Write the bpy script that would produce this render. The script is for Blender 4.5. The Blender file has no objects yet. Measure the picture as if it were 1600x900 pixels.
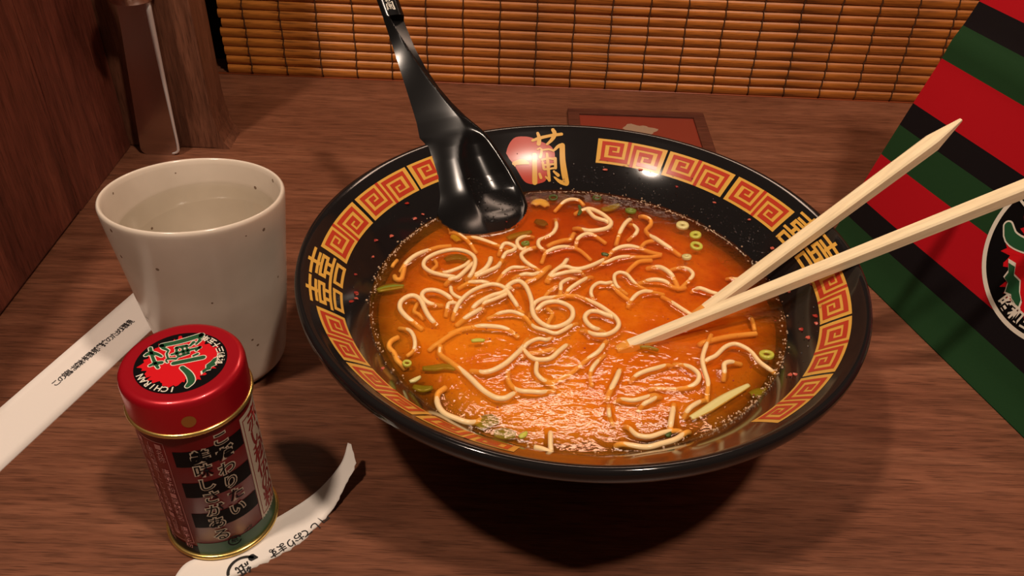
import bpy, bmesh, math, random
import numpy as np
from mathutils import Vector, Matrix, kdtree

A = np.array
random.seed(4)
rng = np.random.default_rng(7)
SC = bpy.context.scene
COL = SC.collection

# ------------------------------------------------------------------ camera
F_PX, PITCH, ROLL = 1355.3, 0.6595, 0.0349
CAM = A([-0.026, -0.2726, 0.2694])
_c, _s = math.cos(PITCH), math.sin(PITCH)
FW = A([0, _c, -_s])
_r0, _u0 = A([1., 0, 0]), A([0, _s, _c])
RT = math.cos(ROLL) * _r0 + math.sin(ROLL) * _u0
UP = -math.sin(ROLL) * _r0 + math.cos(ROLL) * _u0
cd = bpy.data.cameras.new('camera')
cd.sensor_width = 36.0
cd.lens = 36.0 * F_PX / 1600.0
cd.clip_start = 0.01
cam = bpy.data.objects.new('camera', cd)
COL.objects.link(cam)
cam.matrix_world = Matrix(((RT[0], UP[0], -FW[0], CAM[0]), (RT[1], UP[1], -FW[1], CAM[1]),
                           (RT[2], UP[2], -FW[2], CAM[2]), (0, 0, 0, 1)))
SC.camera = cam

# ------------------------------------------------------------------ world, lights, exposure
world = bpy.data.worlds.new('world')
SC.world = world
world.use_nodes = True
bg = world.node_tree.nodes['Background']
bg.inputs[0].default_value = (1.0, 0.74, 0.55, 1)
bg.inputs[1].default_value = 0.045


def point_light(name, loc, power, size, col):
    l = bpy.data.lights.new(name, 'POINT')
    l.energy = power
    l.shadow_soft_size = size
    l.color = col
    o = bpy.data.objects.new(name, l)
    o.location = loc
    COL.objects.link(o)
    return o


WARM = (1.0, 0.795, 0.635)
point_light('ceiling_spot_right', (0.334, -0.360, 1.20), 32.0, 0.040, WARM)
point_light('ceiling_spot_left', (-0.435, -0.3375, 1.20), 30.0, 0.040, WARM)
SC.view_settings.view_transform = 'Standard'
SC.view_settings.look = 'None'
SC.view_settings.gamma = 1.0
SC.view_settings.use_curve_mapping = False
SC.view_settings.exposure = 0.12


# ------------------------------------------------------------------ picture -> place
def ray(u, v):
    return FW + RT * (u - 800) / F_PX - UP * (v - 450) / F_PX


def at(u, v, z=0.0):
    d = ray(u, v)
    return CAM + d * (z - CAM[2]) / d[2]


def at_plane(u, v, P, n):
    d = ray(u, v)
    return CAM + d * ((A(P) - CAM) @ A(n)) / (d @ A(n))


# ------------------------------------------------------------------ materials
def lin(c):
    return tuple(((x / 255.0) / 12.92 if x <= 10 else (((x / 255.0) + 0.055) / 1.055) ** 2.4) for x in c)


MATS = {}


def mat(name, col=(0.5, 0.5, 0.5), rough=0.5, metal=0.0, spec=0.5, coat=0.0, **kw):
    m = bpy.data.materials.new(name)
    m.use_nodes = True
    b = m.node_tree.nodes['Principled BSDF']
    b.inputs['Base Color'].default_value = (*col, 1)
    b.inputs['Roughness'].default_value = rough
    b.inputs['Metallic'].default_value = metal
    b.inputs['Specular IOR Level'].default_value = spec
    b.inputs['Coat Weight'].default_value = coat
    for k, v in kw.items():
        b.inputs[k].default_value = v
    MATS[name] = m
    return m


class NT:
    def __init__(self, m):
        self.t = m.node_tree
        self.b = self.t.nodes.get('Principled BSDF')

    def n(self, typ, **kw):
        nd = self.t.nodes.new(typ)
        for k, v in kw.items():
            if k.startswith('i_'):
                nd.inputs[k[2:].replace('_', ' ')].default_value = v
            else:
                setattr(nd, k, v)
        return nd

    def l(self, a, b):
        self.t.links.new(a, b)

    def coord(self, scale=(1, 1, 1), rot=(0, 0, 0), kind='Object'):
        tc = self.n('ShaderNodeTexCoord')
        mp = self.n('ShaderNodeMapping')
        mp.inputs['Scale'].default_value = scale
        mp.inputs['Rotation'].default_value = rot
        self.l(tc.outputs[kind], mp.inputs['Vector'])
        return mp.outputs[0]

    def noise(self, vec, scale=1.0, detail=3.0, rough=0.5, dist=0.0):
        nd = self.n('ShaderNodeTexNoise')
        nd.inputs['Scale'].default_value = scale
        nd.inputs['Detail'].default_value = detail
        nd.inputs['Roughness'].default_value = rough
        nd.inputs['Distortion'].default_value = dist
        self.l(vec, nd.inputs['Vector'])
        return nd.outputs['Fac']

    def ramp(self, fac, stops, interp='LINEAR'):
        r = self.n('ShaderNodeValToRGB')
        r.color_ramp.interpolation = interp
        e = r.color_ramp.elements
        while len(e) < len(stops):
            e.new(0.5)
        for el, (p, c) in zip(e, stops):
            el.position = p
            el.color = (*c, 1) if len(c) == 3 else c
        self.l(fac, r.inputs[0])
        return r.outputs[0]

    def mix(self, fac, a, b, mode='MIX'):
        x = self.n('ShaderNodeMix', data_type='RGBA', blend_type=mode)
        for s, v in ((x.inputs[0], fac), (x.inputs[6], a), (x.inputs[7], b)):
            if isinstance(v, (int, float)):
                s.default_value = v
            elif isinstance(v, tuple):
                s.default_value = (*v, 1)
            else:
                self.l(v, s)
        return x.outputs[2]

    def math(self, op, a, b=0.0):
        x = self.n('ShaderNodeMath', operation=op)
        for s, v in ((x.inputs[0], a), (x.inputs[1], b)):
            if isinstance(v, (int, float)):
                s.default_value = v
            else:
                self.l(v, s)
        return x.outputs[0]

    def bump(self, h, strength=0.3, dist=0.001):
        x = self.n('ShaderNodeBump')
        x.inputs['Strength'].default_value = strength
        x.inputs['Distance'].default_value = dist
        self.l(h, x.inputs['Height'])
        self.l(x.outputs[0], self.b.inputs['Normal'])


def wood(name, dark, mid, light, along='X', rough=0.42, spec=0.4, bump=0.25, scale=1.0, pore_amt=0.75):
    m = mat(name, rough=rough, spec=spec)
    t = NT(m)
    k = {'X': (1.0, 11.0, 11.0), 'Z': (11.0, 11.0, 1.0), 'Y': (11.0, 1.0, 11.0)}[along]
    v = t.coord(tuple(q * scale for q in k))
    broad = t.noise(v, 5.0, 4, 0.6, 0.6)
    fine = t.noise(v, 42.0, 4, 0.65, 0.2)
    kp = {'X': (1.0, 24.0, 24.0), 'Z': (24.0, 24.0, 1.0), 'Y': (24.0, 1.0, 24.0)}[along]
    pore = t.noise(t.coord(tuple(q * scale for q in kp)), 75.0, 2, 0.5)
    base = t.ramp(broad, [(0.30, dark), (0.52, mid), (0.75, light)])
    f2 = t.ramp(fine, [(0.30, (0.62, 0.60, 0.58)), (0.60, (1.12, 1.1, 1.08))])
    c = t.mix(min(1.0, pore_amt + 0.25), base, f2, 'MULTIPLY')
    p2 = t.ramp(pore, [(0.33, (0.40, 0.38, 0.37)), (0.46, (1, 1, 1))])
    c = t.mix(pore_amt, c, p2, 'MULTIPLY')
    t.l(c, t.b.inputs['Base Color'])
    t.bump(pore, bump, 0.0004)
    return m


wood('table_wood', (0.130, 0.047, 0.0245), (0.180, 0.068, 0.0360), (0.250, 0.102, 0.0560), 'X', 0.36, 0.45)
wood('panel_wood', (0.075, 0.018, 0.0120), (0.140, 0.036, 0.0220), (0.210, 0.060, 0.0350), 'Z', 0.40, 0.4)
wood('post_wood', (0.090, 0.034, 0.0190), (0.150, 0.058, 0.0320), (0.210, 0.085, 0.0480), 'Z', 0.42, 0.4)
wood('jamb_wood', (0.10, 0.034, 0.020), (0.14, 0.046, 0.027), (0.18, 0.060, 0.035), 'Z', 0.5, 0.3)
wood('board_wood', (0.070, 0.020, 0.0120), (0.100, 0.030, 0.0170), (0.130, 0.040, 0.0230), 'X', 0.45, 0.4)
wood('bamboo', (0.300, 0.088, 0.0140), (0.460, 0.150, 0.0220), (0.580, 0.212, 0.0340), 'X', 0.40, 0.4, 0.2, 0.6)
wood('chopstick_wood', (0.74, 0.57, 0.33), (0.84, 0.69, 0.44), (0.90, 0.77, 0.54), 'Z', 0.55, 0.3, 0.03, 1.6, 0.08)
mat('dark_void', (0.008, 0.004, 0.003), 0.8, spec=0.1)
mat('cord_brown', (0.070, 0.028, 0.012), 0.8, spec=0.2)
mat('rail_red', (0.230, 0.048, 0.014), 0.4)
mat('steel', (0.66, 0.60, 0.56), 0.20, metal=1.0)
mat('chrome_edge', (0.90, 0.87, 0.84), 0.38, metal=0.6)
m = mat('bowl_black', (0.010, 0.0085, 0.0085), 0.10, spec=0.42)
mat('spoon_black', (0.006, 0.0055, 0.0055), 0.18, spec=0.27)
mat('key_gold', (0.640, 0.350, 0.062), 0.22, spec=0.3)
mat('key_red', (0.430, 0.040, 0.018), 0.22, spec=0.3)
mat('noodle', (0.88, 0.62, 0.31), 0.28, spec=0.5, **{'Subsurface Weight': 0.0})
mat('scallion_pale', (0.66, 0.56, 0.22), 0.3)
mat('scallion_green', (0.17, 0.22, 0.030), 0.3)
mat('scallion_dark', (0.055, 0.090, 0.016), 0.3)
mat('scallion_lime', (0.50, 0.48, 0.06), 0.3)
mat('chilli', (0.300, 0.018, 0.010), 0.3)
mat('chilli_pink', (0.480, 0.090, 0.055), 0.3)
mat('tin_red', (0.180, 0.0035, 0.007), 0.30, metal=0.05, spec=0.4, coat=0.0)
mat('tin_lid_red', (0.480, 0.006, 0.016), 0.30, metal=0.45, spec=0.6, coat=0.2)
mat('tin_gold', (0.80, 0.56, 0.17), 0.24, metal=0.9)
mat('gold_dot', (0.43, 0.19, 0.040), 0.35, metal=0.5)
mat('print_black', (0.004, 0.0035, 0.004), 0.45, spec=0.12)
mat('print_green', (0.012, 0.070, 0.028), 0.40)
mat('print_darkgreen', (0.014, 0.085, 0.032), 0.40)
mat('print_label_red', (0.24, 0.014, 0.012), 0.45)
mat('print_white', (0.72, 0.66, 0.55), 0.45)
mat('print_cream', (0.54, 0.45, 0.34), 0.45)
mat('print_red', (0.62, 0.006, 0.012), 0.35)
mat('print_tin_text', (0.50, 0.20, 0.18), 0.45)
mat('print_ink', (0.010, 0.008, 0.008), 0.6)
mat('lacquer_red', (0.20, 0.030, 0.016), 0.35)
mat('emblem_tan', (0.30, 0.20, 0.13), 0.5)
mat('lamp_housing', (0.05, 0.04, 0.035), 0.5)

# paper
m = mat('paper', (0.80, 0.74, 0.68), 0.75, spec=0.2)
t = NT(m)
t.bump(t.noise(t.coord((1, 1, 1)), 900.0, 2), 0.12, 0.0003)

# speckled stoneware
m = mat('stoneware', (0.70, 0.62, 0.50), 0.20, spec=0.5)
t = NT(m)
v = t.coord()
vo = t.n('ShaderNodeTexVoronoi', feature='F1')
vo.inputs['Scale'].default_value = 190.0
t.l(v, vo.inputs['Vector'])
sp = t.n('ShaderNodeSeparateColor')
t.l(vo.outputs['Color'], sp.inputs[0])
rad = t.math('MULTIPLY', t.math('SUBTRACT', sp.outputs[0], 0.50), 0.36)
dot = t.math('LESS_THAN', vo.outputs['Distance'], rad)
base = t.ramp(t.noise(v, 40, 3), [(0.3, (0.64, 0.545, 0.44)), (0.7, (0.74, 0.640, 0.53))])
t.l(t.mix(t.math('MULTIPLY', dot, 0.85), base, (0.13, 0.06, 0.025)), t.b.inputs['Base Color'])

# water and wet beads: clear layer with a mirror-like surface
def clear_mat(name, tint, ior=1.33, rough=0.02):
    m = mat(name)
    t = NT(m)
    tr = t.n('ShaderNodeBsdfTransparent')
    tr.inputs[0].default_value = (*tint, 1)
    gl = t.n('ShaderNodeBsdfGlossy')
    gl.inputs['Roughness'].default_value = rough
    fr = t.n('ShaderNodeFresnel')
    fr.inputs['IOR'].default_value = ior
    mx = t.n('ShaderNodeMixShader')
    t.l(fr.outputs[0], mx.inputs[0])
    t.l(tr.outputs[0], mx.inputs[1])
    t.l(gl.outputs[0], mx.inputs[2])
    out = [n for n in t.t.nodes if n.type == 'OUTPUT_MATERIAL'][0]
    t.l(mx.outputs[0], out.inputs[0])
    return m


clear_mat('water', (0.985, 0.98, 0.96))
clear_mat('water_side', (0.99, 0.985, 0.97), 1.0001)
clear_mat('droplet', (0.95, 0.92, 0.9), 2.1, 0.18)
mat('foam', (0.80, 0.55, 0.36), 0.12, spec=0.6, Alpha=0.55)


# broth: a cloudy film over an opaque body
def broth_mat(name, top):
    m = mat(name, rough=0.07, spec=0.5)
    t = NT(m)
    v = t.coord()
    sx = t.n('ShaderNodeSeparateXYZ')
    t.l(v, sx.inputs[0])
    big = t.noise(v, 28.0, 3, 0.55, 0.4)
    med = t.noise(v, 120.0, 4, 0.6, 0.5)
    # chilli oil gathers toward the back right, cream toward the front
    g = t.math('ADD', t.math('MULTIPLY', sx.outputs[1], 5.2), t.math('MULTIPLY', sx.outputs[0], 1.2))
    f = t.math('ADD', t.math('ADD', g, 0.42), t.math('MULTIPLY', t.math('SUBTRACT', big, 0.5), 1.3))
    f = t.math('ADD', f, t.math('MULTIPLY', t.math('SUBTRACT', med, 0.5), 0.8))
    c = t.ramp(f, [(0.05, (0.74, 0.310, 0.024)), (0.38, (0.66, 0.205, 0.013)), (0.70, (0.54, 0.108, 0.008)), (1.0, (0.42, 0.064, 0.006))])
    speck = t.noise(v, 700.0, 2, 0.5)
    c = t.mix(0.5, c, t.ramp(speck, [(0.28, (0.62, 0.40, 0.32)), (0.42, (1, 1, 1))]), 'MULTIPLY')
    t.l(c, t.b.inputs['Base Color'])
    r2 = t.math('SQRT', t.math('ADD', t.math('MULTIPLY', sx.outputs[0], sx.outputs[0]), t.math('MULTIPLY', sx.outputs[1], sx.outputs[1])))
    edge = t.n('ShaderNodeMapRange')
    edge.inputs[1].default_value = 0.064
    edge.inputs[2].default_value = 0.0800
    t.l(t.math('ADD', r2, t.math('MULTIPLY', t.math('SUBTRACT', big, 0.5), 0.018)), edge.inputs[0])
    if top:
        a = t.math('SUBTRACT', 0.27, t.math('MULTIPLY', edge.outputs[0], 0.20))
        a = t.math('ADD', a, t.math('MULTIPLY', t.math('SUBTRACT', med, 0.5), 0.25))
        t.bump(t.math('ADD', t.noise(t.coord((0.7, 1.0, 1.0)), 640.0, 2, 0.55, 0.4), t.math('MULTIPLY', t.noise(t.coord((0.7, 1.0, 1.0)), 190.0, 2, 0.5, 0.3), 4.5)), 0.16, 0.0005)
        # film as a mix of a clear tinted layer and the glossy cloudy layer
        tr = t.n('ShaderNodeBsdfTransparent')
        tr.inputs[0].default_value = (1.0, 0.80, 0.45, 1)
        gl = t.n('ShaderNodeBsdfGlossy')
        gl.inputs['Roughness'].default_value = 0.03
        gl.inputs['Color'].default_value = (1, 1, 1, 1)
        fr = t.n('ShaderNodeFresnel')
        fr.inputs['IOR'].default_value = 1.42
        bn = t.b.inputs['Normal'].links[0].from_socket
        t.l(bn, gl.inputs['Normal'])
        t.l(bn, fr.inputs['Normal'])
        df = t.n('ShaderNodeBsdfDiffuse')
        t.l(c, df.inputs[0])
        m1 = t.n('ShaderNodeMixShader')
        t.l(a, m1.inputs[0])
        t.l(tr.outputs[0], m1.inputs[1])
        t.l(df.outputs[0], m1.inputs[2])
        m2 = t.n('ShaderNodeMixShader')
        t.l(fr.outputs[0], m2.inputs[0])
        t.l(m1.outputs[0], m2.inputs[1])
        t.l(gl.outputs[0], m2.inputs[2])
        out = [n for n in t.t.nodes if n.type == 'OUTPUT_MATERIAL'][0]
        t.l(m2.outputs[0], out.inputs[0])
    else:
        t.b.inputs['Roughness'].default_value = 0.6
        t.b.inputs['Specular IOR Level'].default_value = 0.0
        # thin over the black wall at the rim of the pool
        a = t.math('SUBTRACT', 1.0, t.math('MULTIPLY', edge.outputs[0], 0.85))
        t.l(a, t.b.inputs['Alpha'])
    return m


broth_mat('broth_top', True)
broth_mat('broth_body', False)

# striped cloth of the bag (v runs up the bag in metres, stored in the UV map)
m = mat('bag_stripes', rough=0.62, spec=0.12, **{'Sheen Weight': 0.06, 'Sheen Roughness': 0.4})
t = NT(m)
uvn = t.n('ShaderNodeUVMap')
sx = t.n('ShaderNodeSeparateXYZ')
t.l(uvn.outputs[0], sx.inputs[0])
PER = 0.0536
ph = t.math('FRACT', t.math('DIVIDE', t.math('SUBTRACT', t.math('MAXIMUM', sx.outputs[1], 0.0023), 0.0022), PER))
cl = t.ramp(ph, [(0.0, (0.012, 0.045, 0.014)), (0.320, (0.006, 0.004, 0.005)), (0.545, (0.42, 0.004, 0.010))], 'CONSTANT')
t.l(cl, t.b.inputs['Base Color'])
t.bump(t.noise(t.coord(kind='UV'), 2200.0, 1), 0.10, 0.0003)


# ------------------------------------------------------------------ mesh helpers
ORG = {}


def _link(name, me, parent=None, loc=None):
    o = bpy.data.objects.new(name, me)
    COL.objects.link(o)
    if parent is not None:
        o.parent = parent
        ORG[o.name] = ORG[parent.name]
    else:
        o.location = loc
        ORG[o.name] = A(loc, float)
    return o


def tag(o, label, cat, group=None, kind=None):
    if label:
        o['label'] = label
    if cat:
        o['category'] = cat
    if group:
        o['group'] = group
    if kind:
        o['kind'] = kind
    return o


def thing(name, loc, label, cat, group=None, kind=None):
    o = _link(name, None, None, tuple(loc))
    o.empty_display_size = 0.01
    return tag(o, label, cat, group, kind)


def mesh(name, V, Fc, m, parent=None, smooth=True, uv=None, angle=None):
    """world-space vertices -> object (origin at parent's origin or own base centre)"""
    V = A(V, float).reshape(-1, 3)
    if parent is None:
        lo, hi = V.min(0), V.max(0)
        org = A([(lo[0] + hi[0]) / 2, (lo[1] + hi[1]) / 2, lo[2]])
    else:
        org = ORG[parent.name]
    me = bpy.data.meshes.new(name)
    me.from_pydata((V - org).tolist(), [], [tuple(int(i) for i in f) for f in Fc])
    me.update()
    if smooth:
        me.polygons.foreach_set('use_smooth', [True] * len(me.polygons))
    if angle is not None:
        me.set_sharp_from_angle(angle=math.radians(angle))
    if uv is not None:
        ul = me.uv_layers.new(name='UVMap')
        idx = np.zeros(len(me.loops), int)
        me.loops.foreach_get('vertex_index', idx)
        ul.data.foreach_set('uv', A(uv, float)[idx].ravel())
    me.materials.append(MATS[m])
    return _link(name, me, parent, tuple(org))


def join(parts):
    V, Fc, n = [], [], 0
    for v, f in parts:
        v = A(v, float).reshape(-1, 3)
        V.append(v)
        Fc += [tuple(i + n for i in q) for q in f]
        n += len(v)
    return np.concatenate(V), Fc


def box(lo, hi, bev=0.0):
    bm = bmesh.new()
    bmesh.ops.create_cube(bm, size=1.0)
    lo, hi = A(lo, float), A(hi, float)
    for q in bm.verts:
        q.co = Vector((lo + hi) / 2 + A(q.co) * (hi - lo))
    if bev:
        bmesh.ops.bevel(bm, geom=list(bm.edges), offset=bev, segments=2, affect='EDGES', profile=0.6)
    bm.verts.index_update()
    V = A([q.co[:] for q in bm.verts])
    Fc = [tuple(w.index for w in f.verts) for f in bm.faces]
    bm.free()
    return V, Fc


def lathe(prof, c, n=64, closed=False, fn=None):
    prof = [(max(r, 1e-6), z) for r, z in prof]
    T = np.linspace(0, 2 * np.pi, n, endpoint=False)
    V = []
    for r, z in prof:
        V.append(np.stack([c[0] + r * np.cos(T), c[1] + r * np.sin(T), np.full(n, z)], 1))
    V = np.concatenate(V)
    if fn:
        V = fn(V)
    Fc = []
    k = len(prof)
    for i in range(k - 1 + (1 if closed else 0)):
        j = (i + 1) % k
        for a in range(n):
            b = (a + 1) % n
            Fc.append((i * n + a, i * n + b, j * n + b, j * n + a))
    return V, Fc


def spline(P, n=8):
    P = A(P, float)
    if len(P) < 3:
        t = np.linspace(0, 1, n + 1)[:, None]
        return P[0] + (P[-1] - P[0]) * t
    Q = np.vstack([2 * P[0] - P[1], P, 2 * P[-1] - P[-2]])
    out = []
    for i in range(1, len(Q) - 2):
        a, b, c, d = Q[i - 1], Q[i], Q[i + 1], Q[i + 2]
        for k in range(n):
            s = k / n
            out.append(0.5 * (2 * b + (c - a) * s + (2 * a - 5 * b + 4 * c - d) * s * s + (3 * b - a - 3 * c + d) * s ** 3))
    out.append(P[-1])
    return A(out)


def resample(P, step):
    P = A(P, float)
    d = np.r_[0, np.cumsum(np.linalg.norm(np.diff(P, axis=0), axis=1))]
    n = max(2, int(d[-1] / step) + 1)
    t = np.linspace(0, d[-1], n)
    return np.stack([np.interp(t, d, P[:, k]) for k in range(P.shape[1])], 1)


def tube(P, r, ns=8, up=(0, 0, 1)):
    P = A(P, float)
    n = len(P)
    r = np.broadcast_to(A(r, float), (n,))
    T = np.gradient(P, axis=0)
    T /= np.linalg.norm(T, axis=1)[:, None] + 1e-12
    V = []
    for i in range(n):
        s = np.cross(T[i], up)
        s /= np.linalg.norm(s) + 1e-12
        u = np.cross(s, T[i])
        for k in range(ns):
            a = 2 * np.pi * (k + 0.5) / ns
            V.append(P[i] + r[i] * (math.cos(a) * s + math.sin(a) * u))
    Fc = []
    for i in range(n - 1):
        for k in range(ns):
            q = (k + 1) % ns
            Fc.append((i * ns + k, i * ns + q, (i + 1) * ns + q, (i + 1) * ns + k))
    V.append(P[0] - T[0] * r[0] * 0.4)
    V.append(P[-1] + T[-1] * r[-1] * 0.4)
    a, b = n * ns, n * ns + 1
    for k in range(ns):
        q = (k + 1) % ns
        Fc.append((a, q, k))
        Fc.append((b, (n - 1) * ns + k, (n - 1) * ns + q))
    return A(V), Fc


def ribbon2d(P, w, step=None):
    """2D stroke -> list of 2D verts and quads with rounded ends"""
    P = A(P, float)
    w = np.broadcast_to(A(w, float), (len(P),))
    Q = spline(np.c_[P, w], 5) if len(P) > 2 else np.c_[P, w][[0, -1]]
    if step:
        Q = resample(Q, step)
    w = Q[:, 2]
    Q = Q[:, :2]
    T = np.gradient(Q, axis=0)
    T /= np.linalg.norm(T, axis=1)[:, None] + 1e-12
    # rounded ends
    pts, ws, ts = [], [], []
    for s in (0.98, 0.8, 0.45):
        pts.append(Q[0] - T[0] * w[0] / 2 * s)
        ws.append(w[0] * math.sqrt(max(0.02, 1 - s * s)))
        ts.append(T[0])
    for q, ww, tt in zip(Q, w, T):
        pts.append(q); ws.append(ww); ts.append(tt)
    for s in (0.45, 0.8, 0.98):
        pts.append(Q[-1] + T[-1] * w[-1] / 2 * s)
        ws.append(w[-1] * math.sqrt(max(0.02, 1 - s * s)))
        ts.append(T[-1])
    V, Fc = [], []
    for i, (p, ww, tt) in enumerate(zip(pts, ws, ts)):
        nrm = A([-tt[1], tt[0]])
        V += [p + nrm * ww / 2, p, p - nrm * ww / 2]
        if i:
            a, b = 3 * (i - 1), 3 * i
            Fc += [(a, a + 1, b + 1, b), (a + 1, a + 2, b + 2, b + 1)]
    return A(V), Fc


def strokes2d(strokes, grow=0.0, step=None):
    parts = []
    for P, w in strokes:
        w = A(w, float) + grow
        v, f = ribbon2d(P, w, step)
        parts.append((np.c_[v, np.zeros(len(v))], f))
    V, Fc = join(parts)
    return V[:, :2], Fc


def orient(V3, Fc, ref):
    """flip faces so normals point along ref(p)"""
    out = []
    for f in Fc:
        a, b, c = (V3[i] for i in f[:3])
        n = np.cross(b - a, c - a)
        out.append(tuple(f) if n @ ref((a + b + c) / 3) >= 0 else tuple(reversed(f)))
    return out


def poly_fill2d(P, rings=5):
    """star-shaped polygon -> ring grid"""
    P = A(P, float)
    c = P.mean(0)
    n = len(P)
    V = [c]
    for k in range(1, rings + 1):
        for p in P:
            V.append(c + (p - c) * k / rings)
    Fc = [(0, 1 + i, 1 + (i + 1) % n) for i in range(n)]
    for k in range(rings - 1):
        for i in range(n):
            a, b = 1 + k * n, 1 + (k + 1) * n
            Fc.append((a + i, a + (i + 1) % n, b + (i + 1) % n, b + i))
    return A(V), Fc


_TXT = {}


def text2d(s, size=1.0, offset=0.0, cut=None):
    """flat lettering, centred on its bounding box, using Blender's built-in font"""
    key = (s, round(offset, 4), cut)
    if key not in _TXT:
        cu = bpy.data.curves.new('t', 'FONT')
        cu.body = s
        cu.size = 1.0
        cu.offset = offset
        cu.resolution_u = 3
        cu.align_x = 'CENTER'
        cu.align_y = 'CENTER'
        o = bpy.data.objects.new('t', cu)
        COL.objects.link(o)
        dg = bpy.context.evaluated_depsgraph_get()
        dg.update()
        me = bpy.data.meshes.new_from_object(o.evaluated_get(dg))
        bm = bmesh.new()
        bm.from_mesh(me)
        if cut and len(bm.verts):
            xs = [q.co.x for q in bm.verts]
            x = min(xs) + cut
            while x < max(xs):
                bmesh.ops.bisect_plane(bm, geom=bm.verts[:] + bm.edges[:] + bm.faces[:], plane_co=(x, 0, 0), plane_no=(1, 0, 0))
                x += cut
        bm.verts.index_update()
        V = A([q.co[:2] for q in bm.verts]) if len(bm.verts) else np.zeros((0, 2))
        Fc = [tuple(w.index for w in f.verts) for f in bm.faces]
        bm.free()
        bpy.data.meshes.remove(me)
        bpy.data.objects.remove(o)
        bpy.data.curves.remove(cu)
        _TXT[key] = (V, Fc)
    V, Fc = _TXT[key]
    return V * size, Fc


def blob(c, rad, seed=0, ax=None, wob=0.25, sub=1):
    r = np.random.default_rng(seed)
    bm = bmesh.new()
    bmesh.ops.create_icosphere(bm, subdivisions=sub, radius=1.0)
    V = A([q.co[:] for q in bm.verts])
    Fc = [tuple(w.index for w in f.verts) for f in bm.faces]
    bm.free()
    V = V * (1 + wob * (r.random((len(V), 1)) - 0.5))
    V = V * A(rad)
    if ax is not None:
        V = V @ A(ax)
    return V + A(c), Fc


# ------------------------------------------------------------------ setting: counter, partitions, posts
V, Fc = box((-0.33, -0.34, -0.03), (0.40, 0.345, 0.0), 0.0015)
tag(mesh('counter', V, Fc, 'table_wood', smooth=False), 'dark brown woodgrain counter top under the bowl, cup and tin', 'counter')

wl = thing('wall_left', (-0.28, -0.1, 0), None, None, kind='structure')
V, Fc = box((-0.286, -0.34, 0.0018), (-0.2668, 0.1300, 0.160), 0.0012)
mesh('folding_panel', V, Fc, 'panel_wood', wl, smooth=False)
V, Fc = box((-0.290, 0.1312, 0.0), (-0.2675, 0.2060, 0.160), 0.001)
mesh('fixed_panel', V, Fc, 'panel_wood', wl, smooth=False)
V, Fc = box((0.345, -0.34, 0.0), (0.36, 0.345, 0.30), 0.001)
tag(mesh('wall_right', V, Fc, 'panel_wood', smooth=False), None, None, kind='structure')
V, Fc = box((-0.33, 0.3455, -0.03), (0.40, 0.36, 0.44))
tag(mesh('wall_back', V, Fc, 'dark_void', smooth=False), None, None, kind='structure')  # near-black colour stands for the unlit kitchen behind the blind
# corner post behind the tap, with a small cove where it meets the counter
pv, pf = box((-0.288, 0.2065, 0.0), (-0.2128, 0.232, 0.34), 0.0012)
tag(mesh('trim_1', pv, pf, 'post_wood', smooth=False), None, None, kind='structure')
cv = []
for (dx, z) in [(0.0, 0.030), (0.0006, 0.020), (0.002, 0.011), (0.0042, 0.0045), (0.0075, 0.0)]:
    cv.append((-0.2130 + dx, z))
V = [(x, y, z) for y in (0.2066, 0.2318) for x, z in cv + [(-0.215, 0.0), (-0.215, 0.030)]]
n = len(cv) + 2
Fc = [tuple(range(n))[::-1], tuple(range(n, 2 * n))] + [(i, (i + 1) % n, n + (i + 1) % n, n + i) for i in range(n)]
tag(mesh('trim_2', V, Fc, 'post_wood', smooth=False), None, None, kind='structure')
V, Fc = box((-0.300, 0.3165, 0.0), (-0.2572, 0.345, 0.34), 0.001)
tag(mesh('trim_3', V, Fc, 'jamb_wood', smooth=False), None, None, kind='structure')

# ------------------------------------------------------------------ tap column
tp = thing('water_tap', (-0.245, 0.2, 0), 'brushed steel water tap column with a bright chrome edge beside the wooden post', 'tap')


def tap_slab(x0b, x1b, x0t, x1t, y0, y1, z1, rr, segs=5):
    # front outline with rounded lower corners, tapering upward, extruded in y
    ol = []
    for k in range(segs + 1):
        a = math.pi + k / segs * math.pi / 2
        ol.append((x0b + rr + rr * math.cos(a), rr + rr * math.sin(a)))
    for k in range(segs + 1):
        a = 1.5 * math.pi + k / segs * math.pi / 2
        ol.append((x1b - rr + rr * math.cos(a), rr + rr * math.sin(a)))
    ol += [(x1t, z1), (x0t, z1)]
    n = len(ol)
    V = [(x, y, z) for y in (y0, y1) for x, z in ol]
    Fc = [tuple(range(n)), tuple(range(n, 2 * n))[::-1]] + [((i + 1) % n, i, n + i, n + (i + 1) % n) for i in range(n)]
    return A(V), Fc


V, Fc = tap_slab(-0.2576, -0.2350, -0.2492, -0.2330, 0.1970, 0.2062, 0.0965, 0.004)
mesh('column_plate', V, Fc, 'steel', tp, smooth=False)
# chrome strip running down the right edge of the plate and round its foot
edge = [(-0.2325, 0.0955, 0.0030), (-0.2331, 0.06, 0.0021), (-0.2337, 0.02, 0.0014), (-0.2340, 0.006, 0.0013), (-0.2352, 0.0022, 0.0013), (-0.2385, 0.0010, 0.0009)]
E = spline([(x, z, w) for x, z, w in edge], 6)
V, Fc = tube(np.c_[E[:, 0], np.full(len(E), 0.1972), E[:, 1]], E[:, 2] * 0.62, 8, up=(0, 1, 0))
mesh('chrome_edge', V, Fc, 'chrome_edge', tp)
V, Fc = lathe([(0.0, 0.0968), (0.0118, 0.0968), (0.0126, 0.0985), (0.0126, 0.118), (0.0115, 0.1195), (0.0, 0.1197)], (-0.2408, 0.1985), 28)
mesh('tap_head', V, Fc, 'steel', tp, angle=40)
V, Fc = tube(spline([(-0.2408, 0.190, 0.112), (-0.2405, 0.182, 0.119), (-0.2398, 0.173, 0.117), (-0.2396, 0.1705, 0.1085)], 8), 0.0045, 12)
mesh('spout', V, Fc, 'steel', tp)
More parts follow.
